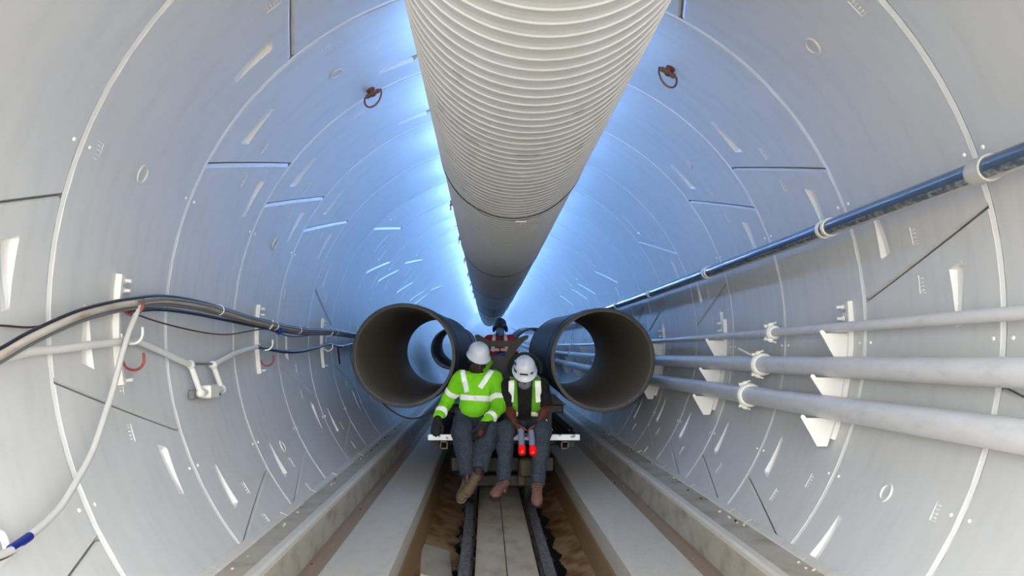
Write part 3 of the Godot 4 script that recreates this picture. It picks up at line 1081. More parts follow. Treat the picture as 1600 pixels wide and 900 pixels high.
func make_cables() -> void:
	strut(3.6, "white upright strut with red hooks carrying cables on left wall, nearest", [[177.0, true], [181.3, false], [185.2, true]])
	strut(5.8, "white upright strut on left wall, second from the camera", [[176.9, false], [181.8, false], [185.5, true]])
	strut(8.08, "white upright strut on left wall, third and near the dark pipe", [[176.9, false], [181.8, false]])
	strut(10.3, "white upright strut on left wall, fourth and behind the dark pipe", [[176.9, false], [181.8, false]])
	var main := [[-173.0, 2.25], [-175.0, 2.54], [-177.4, 2.76], [179.7, 3.07], [178.0, 3.33], [176.9, 3.55], [175.6, 3.9], [175.4, 4.38], [175.9, 4.82], [176.7, 5.37], [177.0, 5.85], [177.4, 6.4], [177.4, 7.0], [176.9, 7.73], [176.6, 8.2], [176.8, 9.33], [177.0, 10.4], [177.6, 11.6], [177.0, 12.7], [177.4, 15.0]]
	var base := on_wall(main, 0.105)
	var up := Vector3(0, 1, 0)
	var inw := Vector3(1, 0, 0)
	cable("power_cable", "thick pale dusty cable slung over the hooks of the left wall", "cable", spline(base, 6), 0.0145, M.cable_pale, 12)
	cable("power_cable", "grey cable under the thick pale one on the left wall hooks", "cable", spline(on_wall(main, 0.095, up * -0.024), 6), 0.0095, M.cable_grey, 12)
	var tops := on_wall(main, 0.10, up * 0.020)
	cable("power_cable", "thin black cable along the top of the left wall bundle", "cable", spline(tops, 6), 0.0065, M.cable_black)
	var lows := main.slice(5)
	var lp := on_wall(lows, 0.09, up * -0.036 + inw * 0.0)
	for i in lp.size():
		lp[i] += up * (-0.016 * sin(PI * clampf(i / 4.0, 0.0, 1.0)))
	cable("power_cable", "black cable sagging beneath the bundle on the left wall", "cable", spline(lp, 6), 0.0095, M.cable_black)
	var third := on_wall(main.slice(5), 0.122, up * 0.006)
	cable("power_cable", "grey cable in front of the bundle beyond the first strut", "cable", spline(third, 6), 0.008, M.cable_grey)
	# white ties round the bundle
	for p in [[175.5, 4.7], [177.1, 5.95], [177.4, 6.7], [176.6, 8.35]]:
		var mb := MB.new()
		var c := Wd(p[0], p[1], R - 0.1) + Vector3(0, -0.006, 0)
		mb.lathe(c, Basis(Vector3(1, 0, 0), Vector3(0, 0, -1), Vector3(0, 1, 0)), [Vector2(0.030, -0.006), Vector2(0.033, -0.006), Vector2(0.033, 0.006), Vector2(0.030, 0.006)], 16)
		tag(commit("cable_tie", mb, M.caulk), ["pale tie round cable bundle between the first two struts", "pale tie round cable bundle just past the second strut, beside blue tape", "pale tie round cable bundle midway between second and third struts", "pale tie round cable bundle at the third strut"][[4.7, 5.95, 6.7, 8.35].find(p[1])], "cable tie")
	var tp := MB.new()
	tp.lathe(Wd(178.3, 6.12, R - 0.1), Basis(Vector3(1, 0, 0), Vector3(0, 0.25, -1).normalized(), Vector3(0, 1, 0.25).normalized()), [Vector2(0.0, -0.05), Vector2(0.024, -0.05), Vector2(0.028, 0.0), Vector2(0.02, 0.06), Vector2(0.0, 0.062)], 12)
	tag(commit("blue_tape", tp, M.tape_blue), "blue tape lump hanging under the cable bundle past the second strut", "tape")
	# conduit below
	var ca := on_wall([[-174.9, 2.55], [-175.4, 2.71], [-176.0, 2.86], [-176.3, 3.04], [-176.8, 3.24], [-177.3, 3.46], [-177.7, 3.68], [-177.0, 3.84], [-175.8, 4.05], [-174.7, 4.21], [-173.9, 4.36]], 0.055)
	var con := thing("conduit", "pale conduit with drop loop and white box low on the left wall", "conduit")
	var m1 := MB.new()
	m1.tube(spline(ca, 5), 0.0165, 12)
	var end: Vector3 = ca[ca.size() - 1]
	commit("conduit_pipe", m1, M.bracket, con)
	var q0 := Wd(-173.7, 4.72, R - 0.055)
	var m2 := MB.new()
	m2.tube(spline([q0, Wd(-174.8, 4.93, R - 0.055), Wd(-175.9, 5.14, R - 0.055), Wd(-176.8, 5.4, R - 0.055), Wd(-177.5, 5.66, R - 0.055)], 5), 0.0165, 12)
	commit("conduit_pipe", m2, M.bracket, con)
	var d0 := Wd(-168.7, 4.42, R - 0.065)
	var d1 := Wd(-168.9, 4.78, R - 0.065)
	for e in [[end, d0], [q0, d1]]:
		var m3 := MB.new()
		m3.tube(PackedVector3Array([e[0], e[0].lerp(e[1], 0.5), e[1]]), 0.016, 12)
		commit("drop_leg", m3, M.bracket, con)
		for c in e:
			var eb := MB.new()
			var prof := []
			for k in 7:
				var t := -PI / 2 + PI * k / 6
				prof.append(Vector2(0.026 * cos(t), 0.026 * sin(t)))
			eb.lathe(c, Basis(), prof, 12, true)
			commit("elbow", eb, M.bracket, con)
	var m4 := MB.new()
	m4.tube(PackedVector3Array([d0, d1]), 0.02, 12)
	commit("bottom_leg", m4, M.bracket, con)
	var m5 := MB.new()
	m5.box(d0.lerp(d1, 0.42), Vector3(0.06, 0.075, 0.15), Basis(), 0.008)
	commit("white_box", m5, M.clamp, con)
	var m6 := MB.new()
	m6.tube(PackedVector3Array([end + Vector3(0, 0.006, 0), q0 + Vector3(0, 0.006, 0)]), 0.007, 8)
	commit("bridge_wire", m6, M.cable_grey, con)
	var m7 := MB.new()
	m7.box(d0.lerp(d1, 0.5) + Vector3(-0.035, -0.012, 0), Vector3(0.03, 0.05, 0.46), Basis(), 0.004)
	commit("back_plate", m7, M.cable_grey, con)
	cable("sleeved_cable", "black sleeved cable continuing from the conduit past the second strut", "cable", spline(on_wall([[-177.5, 5.64], [-176.9, 5.99], [-176.4, 6.47], [-176.7, 7.04], [-178.0, 7.73], [-179.0, 8.2], [-178.5, 8.93], [-179.7, 9.71], [-178.6, 10.4], [-177.8, 11.6], [-178.8, 12.8], [-178.0, 15.0]], 0.06), 6),
		0.015, M.cable_black, 10)
	cable("hanging_tag", "small black fitting hanging from the sleeved cable beside the dark pipe", "fitting", spline(on_wall([[-178.6, 8.75], [-176.0, 8.78], [-172.8, 8.8], [-172.3, 8.82]], 0.05), 3), 0.008, M.cable_black)
	cable("thin_wire", "thin brown wire running to the bundle at far left", "wire", spline(on_wall([[-178.6, 2.5], [-178.8, 2.71], [-178.8, 2.88], [-179.4, 3.05], [179.9, 3.17], [178.7, 3.38], [177.7, 3.58]], 0.03), 5), 0.0045, M.wire, 6)
	cable("thin_wire", "thin brown wire drooping below the bundle between the struts", "wire", spline(on_wall([[177.6, 3.5], [178.3, 3.6], [179.2, 3.87], [179.9, 4.2], [-179.6, 4.59], [-179.7, 4.93], [179.5, 5.26], [178.4, 5.72], [179.1, 6.16], [179.6, 6.58], [178.5, 7.3], [177.4, 7.8]], 0.09), 5), 0.0045, M.wire, 6)
	var hl := [[176.4, 3.70], [176.7, 3.64], [179.0, 3.59], [-178.3, 3.52], [-174.9, 3.44], [-170.6, 3.33], [-167.3, 3.22], [-163.0, 3.05], [-159.9, 2.87], [-157.5, 2.7], [-155.9, 2.49], [-155.3, 2.35], [-156.0, 2.1]]
	cable("hanging_cable", "pale cable hanging from the first strut down the left wall to the corner", "cable", spline(on_wall(hl, 0.10), 6), 0.0125, M.cable_white, 12)
	cable("hanging_cable", "thin black cable hanging behind the pale one down the left wall", "cable", spline(on_wall(hl, 0.085, Vector3(0, -0.010, -0.010)), 6), 0.007, M.cable_black)
	var bt := MB.new()
	bt.tube(spline(on_wall([[-155.95, 2.50], [-155.7, 2.45], [-155.45, 2.39]], 0.10), 4), 0.0145, 12)
	tag(commit("blue_tape", bt, M.tape_blue), "blue tape wound round the hanging cable near the lower left corner", "tape")
	cable("hose", "short white hose curl at the lower left edge", "hose", spline(on_wall([[-158.5, 2.38], [-157.5, 2.45], [-156.5, 2.46], [-155.5, 2.45], [-154.9, 2.43], [-154.4, 2.36]], 0.05), 5), 0.012, M.bracket)
	# lifting rings
	for p in [[59.0, 2.51, 0.0, "rusty lifting ring hanging from the upper right lining"], [119.7, 2.91, 0.5, "dark lifting ring hanging from the upper left lining"]]:
		var z := ring_z(p[1])
		var o := thing("lifting_ring", p[3], "ring")
		var b := wall_axes(p[0])
		var c := Wd(p[0], z, R)
		var bb := MB.new()
		bb.lathe(c, b, [Vector2(0.03, 0.0), Vector2(0.03, 0.012), Vector2(0.017, 0.014), Vector2(0.017, 0.05), Vector2(0.010, 0.052), Vector2(0.0, 0.056)], 10)
		bb.box(c + b.y * 0.034, Vector3(0.105, 0.026, 0.03), b, 0.008)
		commit("eye_bolt", bb, M.rusty_ring, o)
		var hang := Vector3(0.1 * signf(c.x) * -1.0, -1.0, 0.25).normalized()
		var pts := []
		for k in 13:
			var t := -0.12 * PI + 1.24 * PI * k / 12.0
			pts.append(c + b.y * 0.034 + b.x * (0.062 * cos(t)) + hang * (0.022 + 0.068 * sin(t)))
		var rm := MB.new()
		rm.tube(spline(pts, 2), 0.0065, 8)
		commit("ring", rm, M.rusty_ring, o)


# ---------------------------------------------------------------- smooth bodies: joined capsules and ellipsoids, meshed as surface nets
func cap(a: Vector3, b: Vector3, ra: float, rb: float, flat_end := 0) -> Array:
	return [0, a, b, ra, rb, flat_end]


func ell(c: Vector3, r: Vector3, b := Basis()) -> Array:
	return [1, c, b, r]


func moved(prims: Array, t: Transform3D) -> Array:
	var out := []
	for p in prims:
		if p[0] == 0:
			out.append([0, t * p[1], t * p[2], p[3], p[4], p[5]])
		else:
			out.append([1, t * p[1], t.basis * p[2], p[3]])
	return out


func blob(mb: MB, prims: Array, cell: float, k: float, opt := {}) -> void:
	var grow: float = opt.get("grow", 0.0)
	var lo := Vector3.ONE * 1e9
	var hi := Vector3.ONE * -1e9
	for p in prims:
		if p[0] == 0:
			for q in [[p[1], p[3]], [p[2], p[4]]]:
				lo = lo.min(q[0] - Vector3.ONE * q[1])
				hi = hi.max(q[0] + Vector3.ONE * q[1])
		else:
			var m := maxf(p[3].x, maxf(p[3].y, p[3].z))
			lo = lo.min(p[1] - Vector3.ONE * m)
			hi = hi.max(p[1] + Vector3.ONE * m)
	var pad := grow + k * 0.3 + cell * 2.5
	lo -= Vector3.ONE * pad
	hi += Vector3.ONE * pad
	var slabs: Array = opt.get("slabs", [])
	for s in slabs:          # keep the grid small round a band
		if s.size() > 3:
			lo = lo.max(s[0] - Vector3.ONE * s[3])
			hi = hi.min(s[0] + Vector3.ONE * s[3])
	var nx := int((hi.x - lo.x) / cell) + 2
	var ny := int((hi.y - lo.y) / cell) + 2
	var nz := int((hi.z - lo.z) / cell) + 2
	if nx < 3 or ny < 3 or nz < 3:
		return
	var F := PackedFloat32Array()
	F.resize(nx * ny * nz)
	F.fill(0.2)
	for p in prims:
		var pl: Vector3
		var ph: Vector3
		if p[0] == 0:
			var m := maxf(p[3], p[4])
			pl = p[1].min(p[2]) - Vector3.ONE * m
			ph = p[1].max(p[2]) + Vector3.ONE * m
		else:
			var m2 := maxf(p[3].x, maxf(p[3].y, p[3].z))
			pl = p[1] - Vector3.ONE * m2
			ph = p[1] + Vector3.ONE * m2
		var ext := pad + k * 0.7
		pl = (pl - Vector3.ONE * ext - lo) / cell
		ph = (ph + Vector3.ONE * ext - lo) / cell
		var x0 := maxi(0, int(pl.x))
		var x1 := mini(nx - 1, int(ph.x) + 1)
		var y0 := maxi(0, int(pl.y))
		var y1 := mini(ny - 1, int(ph.y) + 1)
		var z0 := maxi(0, int(pl.z))
		var z1 := mini(nz - 1, int(ph.z) + 1)
		var is_cap: bool = p[0] == 0
		var a := Vector3.ZERO
		var ab := Vector3.ZERO
		var inv := 0.0
		var ra := 0.0
		var dr := 0.0
		var fe := 0
		var len := 1.0
		var c := Vector3.ZERO
		var ib := Basis()
		var rv := Vector3.ONE
		if is_cap:
			a = p[1]
			ab = p[2] - p[1]
			len = maxf(ab.length(), 1e-5)
			inv = 1.0 / (len * len)
			ra = p[3]
			dr = p[4] - p[3]
			fe = p[5]
		else:
			c = p[1]
			ib = p[2].inverse()
			rv = p[3]
		for z in range(z0, z1 + 1):
			for y in range(y0, y1 + 1):
				var at := (z * ny + y) * nx
				for x in range(x0, x1 + 1):
					var q := lo + Vector3(x, y, z) * cell
					var d: float
					if is_cap:
						q -= a
						var tt := q.dot(ab) * inv
						var t := clampf(tt, 0.0, 1.0)
						d = (q - ab * t).length() - ra - dr * t
						if fe & 1:
							d = maxf(d, (tt - 1.0) * len)
						if fe & 2:
							d = maxf(d, -tt * len)
					else:
						q = ib * (q - c)
						var k0 := (q / rv).length()
						var k1 := (q / (rv * rv)).length()
						d = k0 * (k0 - 1.0) / maxf(k1, 1e-6)
					d -= grow
					var f := F[at + x]
					var h := maxf(k - absf(f - d), 0.0)
					F[at + x] = minf(f, d) - h * h * 0.25 / k
	var amp: float = opt.get("noise", 0.0)
	if amp > 0.0 or slabs:
		var fr: float = opt.get("freq", 9.0)
		for z in nz:
			for y in ny:
				var at := (z * ny + y) * nx
				for x in nx:
					var f := F[at + x]
					if absf(f) < 0.05:
						var q := lo + Vector3(x, y, z) * cell
						if amp > 0.0:
							f += amp * fold.get_noise_3d(q.x * fr, q.y * fr, q.z * fr)
						for s in slabs:
							f = maxf(f, absf((q - s[0]).dot(s[1])) - s[2])
						F[at + x] = f
					elif f < 0.0 and slabs:
						var q2 := lo + Vector3(x, y, z) * cell
						for s in slabs:
							f = maxf(f, absf((q2 - s[0]).dot(s[1])) - s[2])
						F[at + x] = f
	# surface nets
	var idx := PackedInt32Array()
	idx.resize(nx * ny * nz)
	idx.fill(-1)
	var vs := PackedVector3Array()
	var ns := PackedVector3Array()
	var sy := nx
	var sz := nx * ny
	var offs := [0, 1, sy, sy + 1, sz, sz + 1, sz + sy, sz + sy + 1]
	var edges := [[0, 1], [2, 3], [4, 5], [6, 7], [0, 2], [1, 3], [4, 6], [5, 7], [0, 4], [1, 5], [2, 6], [3, 7]]
	for z in nz - 1:
		for y in ny - 1:
			var at := z * sz + y * sy
			for x in nx - 1:
				var i := at + x
				var f0 := F[i]
				if absf(f0) > cell * 3.0:
					continue
				var inside := 0
				for o in offs:
					if F[i + o] < 0.0:
						inside += 1
				if inside == 0 or inside == 8:
					continue
				var sum := Vector3.ZERO
				var n := 0
				for e in edges:
					var fa := F[i + offs[e[0]]]
					var fb := F[i + offs[e[1]]]
					if (fa < 0.0) != (fb < 0.0):
						var t := fa / (fa - fb)
						var pa := Vector3(e[0] & 1, (e[0] >> 1) & 1, e[0] >> 2)
						var pb := Vector3(e[1] & 1, (e[1] >> 1) & 1, e[1] >> 2)
						sum += pa.lerp(pb, t)
						n += 1
				idx[i] = vs.size()
				vs.append(lo + (Vector3(x, y, z) + sum / n) * cell)
				var gx := F[i + 1] + F[i + 1 + sy] + F[i + 1 + sz] + F[i + 1 + sy + sz] - F[i] - F[i + sy] - F[i + sz] - F[i + sy + sz]
				var gy := F[i + sy] + F[i + 1 + sy] + F[i + sy + sz] + F[i + 1 + sy + sz] - F[i] - F[i + 1] - F[i + sz] - F[i + 1 + sz]
				var gz := F[i + sz] + F[i + 1 + sz] + F[i + sy + sz] + F[i + 1 + sy + sz] - F[i] - F[i + 1] - F[i + sy] - F[i + 1 + sy]
				ns.append(Vector3(gx, gy, gz).normalized())
	for z in range(1, nz - 1):
		for y in range(1, ny - 1):
			var at := z * sz + y * sy
			for x in range(1, nx - 1):
				var i := at + x
				if idx[i] < 0:
					continue
				var f := F[i] < 0.0
				if (F[i + 1] < 0.0) != f:
					net_quad(mb, vs, ns, idx[i], idx[i - sy], idx[i - sy - sz], idx[i - sz])
				if (F[i + sy] < 0.0) != f:
					net_quad(mb, vs, ns, idx[i], idx[i - 1], idx[i - 1 - sz], idx[i - sz])
				if (F[i + sz] < 0.0) != f:
					net_quad(mb, vs, ns, idx[i], idx[i - 1], idx[i - 1 - sy], idx[i - sy])


func net_quad(mb: MB, v: PackedVector3Array, n: PackedVector3Array, a: int, b: int, c: int, d: int) -> void:
	if a < 0 or b < 0 or c < 0 or d < 0:
		return
	mb.quadn(v[a], v[b], v[c], v[d], n[a], n[b], n[c], n[d])


func part(called: String, prims: Array, cell: float, k: float, m: Material, parent: Node, opt := {}) -> MeshInstance3D:
	var mb := MB.new()
	blob(mb, prims, cell, k, opt)
	return commit(called, mb, m, parent)


# a head, face towards +z, about 0.23 m tall, centred on the brow line
func head_prims() -> Array:
	var out := [ell(Vector3(0, 0.035, -0.012), Vector3(0.076, 0.088, 0.096)), ell(Vector3(0, -0.035, 0.022), Vector3(0.062, 0.075, 0.072)), ell(Vector3(0, -0.088, 0.052), Vector3(0.030, 0.022, 0.026)),
		cap(Vector3(0, 0.005, 0.086), Vector3(0, -0.036, 0.104), 0.008, 0.013), ell(Vector3(0, -0.038, 0.098), Vector3(0.018, 0.009, 0.012)), ell(Vector3(0, -0.062, 0.086), Vector3(0.024, 0.006, 0.010)), ell(Vector3(0, -0.072, 0.084), Vector3(0.021, 0.006, 0.010)),
		cap(Vector3(-0.045, 0.022, 0.072), Vector3(0.045, 0.022, 0.072), 0.010, 0.010), cap(Vector3(0, -0.06, -0.025), Vector3(0, -0.15, -0.045), 0.056, 0.06)]
	for s in [-1, 1]:
		out.append(ell(Vector3(s * 0.078, -0.012, -0.008), Vector3(0.010, 0.031, 0.018)))
		out.append(ell(Vector3(s * 0.032, 0.002, 0.078), Vector3(0.015, 0.010, 0.010)))
		out.append(ell(Vector3(s * 0.045, -0.03, 0.06), Vector3(0.022, 0.02, 0.02)))
	return out


# a hand: wrist at the origin, fingers along +y, palm facing +z, thumb on side s
func hand_prims(s: float, curl: Array, spread := 0.05, fat := 0.0) -> Array:
	var out := []
	var lens := [0.070, 0.079, 0.074, 0.056]
	for i in 4:
		var x := s * (0.030 - 0.020 * i)
		var base := Vector3(x, 0.092 - 0.004 * absf(i - 1), 0.0)
		out.append(cap(Vector3(x * 0.62, 0.012, 0.0), base, 0.0145 + fat, 0.0125 + fat))
		var p := base
		var dir := Vector3(x * spread / 0.03, 1, 0).normalized()
		var bend: float = curl[i]
		for j in 3:
			dir = dir.rotated(Vector3(1, 0, 0), bend * [0.8, 1.0, 0.7][j])
			var q: Vector3 = p + dir * (lens[i] * [0.44, 0.31, 0.25][j])
			out.append(cap(p, q, (0.0098 if j == 0 else 0.0088) + fat, (0.0088 if j < 2 else 0.0075) + fat))
			p = q
	var t0 := Vector3(s * 0.024, 0.028, 0.006)
	var t1 := Vector3(s * 0.050, 0.062, 0.022)
	var t2 := t1 + Vector3(s * 0.006, 0.030, 0.012 + 0.01 * curl[0])
	var t3 := t2 + Vector3(-s * 0.004, 0.024, 0.008 + 0.01 * curl[0])
	out.append(cap(t0, t1, 0.016 + fat, 0.0125 + fat))
	out.append(cap(t1, t2, 0.0115 + fat, 0.0105 + fat))
	out.append(cap(t2, t3, 0.0105 + fat, 0.0085 + fat))
	out.append(ell(Vector3(0, 0.05, 0.002), Vector3(0.036 + fat, 0.045, 0.014 + fat)))
	return out


# frame with y along dir and z as near as can be to face
func frame(o: Vector3, dir: Vector3, face: Vector3) -> Transform3D:
	var y := dir.normalized()
	var x := y.cross(face).normalized()
	return Transform3D(Basis(x, y, x.cross(y)), o)


# boot: ankle at the origin, toe along +z, sole down -y
func boot(parent: Node, t: Transform3D, upper: Material, sole: Material, shaft: Material) -> void:
	var up := [cap(Vector3(0, -0.022, -0.014), Vector3(0, -0.05, -0.01), 0.042, 0.046), cap(Vector3(0, -0.045, 0.0), Vector3(0, -0.066, 0.13), 0.046, 0.040), ell(Vector3(0, -0.062, 0.145), Vector3(0.047, 0.034, 0.058)), ell(Vector3(0, -0.06, -0.02), Vector3(0.041, 0.042, 0.045))]
	var o := part("boot", moved(up, t), 0.007, 0.03, upper, parent, {"noise": 0.002, "freq": 30.0})
	var so := [cap(Vector3(0, -0.093, -0.028), Vector3(0, -0.096, 0.05), 0.041, 0.038), cap(Vector3(0, -0.096, 0.05), Vector3(0, -0.094, 0.155), 0.038, 0.046)]
	part("sole", moved(so, t), 0.006, 0.02, sole, o, {"slabs": [[t * Vector3(0, -0.104, 0.05), t.basis.y, 0.015]]})
	var u := t.basis.transposed() * Vector3(0, 1, -0.15).normalized()
	var sh := [cap(Vector3(0, -0.02, -0.012) + u * 0.07, Vector3(0, -0.02, -0.012), 0.041, 0.044)]
	part("shaft", moved(sh, t), 0.008, 0.02, shaft, o)
	var lc := MB.new()
	for i in 5:
		var y := 0.012 - 0.015 * i
		var z := 0.036 + 0.0165 * i
		lc.tube(PackedVector3Array([t * Vector3(-0.026, y - 0.006, z), t * Vector3(0, y + 0.004, z + 0.012), t * Vector3(0.026, y - 0.006, z)]), 0.0035, 5)
	commit("laces", lc, sole, o)


# safety helmet: shell over the skull, peak towards +z; t is the head's frame
func helmet(parent: Node, t: Transform3D, m: Material, ribs := 0, s := 1.0) -> Node3D:
	var mb := MB.new()
	var nu := 40
	var rows := [[-0.014, 1.16, 1.16], [-0.006, 1.19, 1.2], [0.0, 1.17, 1.18], [0.006, 1.03, 1.02], [0.03, 1.0, 1.0], [0.06, 0.955, 0.955], [0.085, 0.86, 0.86], [0.105, 0.72, 0.72], [0.120, 0.52, 0.52], [0.129, 0.28, 0.28], [0.131, 0.0, 0.0]]
	var grid := []
	for r in rows:
		var line := []
		for i in nu + 1:
			var a := TAU * i / nu
			var c := cos(a)
			var si := sin(a)
			var kx: float = r[1]
			if kx > 1.05:      # brim: wider at the front
				kx = 1.06 + (kx - 1.06) * (0.35 + 0.65 * (0.5 + 0.5 * si)) + 0.12 * pow(maxf(si, 0.0), 2.5)
			var y: float = r[0]
			if r[1] > 1.05:
				y -= 0.012 * pow(maxf(si, 0.0), 2.0)
			var bump := 0.0
			if ribs and r[0] > 0.05:
				for q in [-0.03, 0.0, 0.03]:
					var xx: float = 0.108 * kx * c
					bump += 0.006 * exp(-pow((xx - q) / 0.008, 2.0)) * clampf((r[0] - 0.05) / 0.03, 0.0, 1.0)
			line.append(t * (Vector3(0.108 * kx * c, 0.048 + y + bump, -0.012 + 0.128 * kx * si) * s))
		grid.append(line)
	var nrm := []
	for j in rows.size():
		var nl := []
		for i in nu + 1:
			var ip: int = (i + 1) % nu
			var im: int = (i + nu - 1) % nu
			var du: Vector3 = grid[j][ip] - grid[j][im]
			var dv: Vector3 = grid[mini(j + 1, rows.size() - 1)][i] - grid[maxi(j - 1, 0)][i]
			var n := du.cross(dv)
			var outw: Vector3 = grid[j][i] - t * Vector3(0, 0.04, -0.012)
			if n.length() < 1e-9:
				n = t.basis.y
			if n.dot(outw) < 0.0:
				n = -n
			nl.append(n.normalized())
		nrm.append(nl)
	for j in rows.size() - 1:
		for i in nu:
			mb.quadn(grid[j][i], grid[j][i + 1], grid[j + 1][i + 1], grid[j + 1][i], nrm[j][i], nrm[j][i + 1], nrm[j + 1][i + 1], nrm[j + 1][i])
	# closed underside with the cradle hollow
	for i in nu:
		var c0: Vector3 = t * (Vector3(0, 0.06, -0.012) * s)
		mb.flat3(grid[0][i], grid[0][i + 1], c0, -t.basis.y)
	var o := commit("helmet", mb, m, parent)
	var bd := MB.new()
	bd.tube(PackedVector3Array([t * (Vector3(0, 0.03, 0.135) * s), t * (Vector3(0, 0.032, 0.15) * s)]), 0.006, 6)
	return o


func decal_box(called: String, parent: Node, t: Transform3D, at: Vector3, n: Vector3, w: float, h: float, m: Material) -> void:
	var y := n.normalized()
	var x := Vector3.UP.cross(y).normalized()
	if x.length() < 0.5:
		x = Vector3.RIGHT
	var mb := MB.new()
	mb.box(t * at, Vector3(w, 0.003, h), t.basis * Basis(x, y, x.cross(y)), 0.001)
	commit(called, mb, m, parent)


# ---------------------------------------------------------------- people
func px(u: float, v: float, d: float) -> Vector3:
	return Vector3(-0.152 + (u - 760.0) * d / 1250.0, 1.235 - (v - 560.0) * d / 1250.0, -d)


func legs(hipl: Vector3, hipr: Vector3, kl: Vector3, kr: Vector3, al: Vector3, ar: Vector3, wide := 0.0) -> Array:
	var out := [cap(hipl + Vector3(0.02, 0.03, 0), hipr + Vector3(-0.02, 0.03, 0), 0.125, 0.125), cap(hipl + Vector3(0.03, 0.12, 0.0), hipr + Vector3(-0.03, 0.12, 0.0), 0.11, 0.11, 0)]
	for e in [[hipl, kl, al], [hipr, kr, ar]]:
		out.append(cap(e[0], e[1], 0.098, 0.076 + wide))
		var mid: Vector3 = e[1].lerp(e[2], 0.35) + Vector3(0, 0, -0.015)
		out.append(cap(e[1], mid, 0.074 + wide, 0.070 + wide))
		out.append(cap(mid, e[2], 0.070 + wide, 0.060 + wide * 0.8, 1))
	return out


func skin_legs(hipl, hipr, kl, kr, al, ar) -> Array:
	var out := [cap(hipl, hipr, 0.09, 0.09)]
	for e in [[hipl, kl, al], [hipr, kr, ar]]:
		out.append(cap(e[0], e[1], 0.07, 0.05))
		out.append(cap(e[1], e[2], 0.045, 0.034))
	return out


func make_people() -> void:
	fold.seed = 5
	fold.frequency = 1.0
	fold.fractal_octaves = 3
	worker_lime()
	worker_tee()
	worker_red()


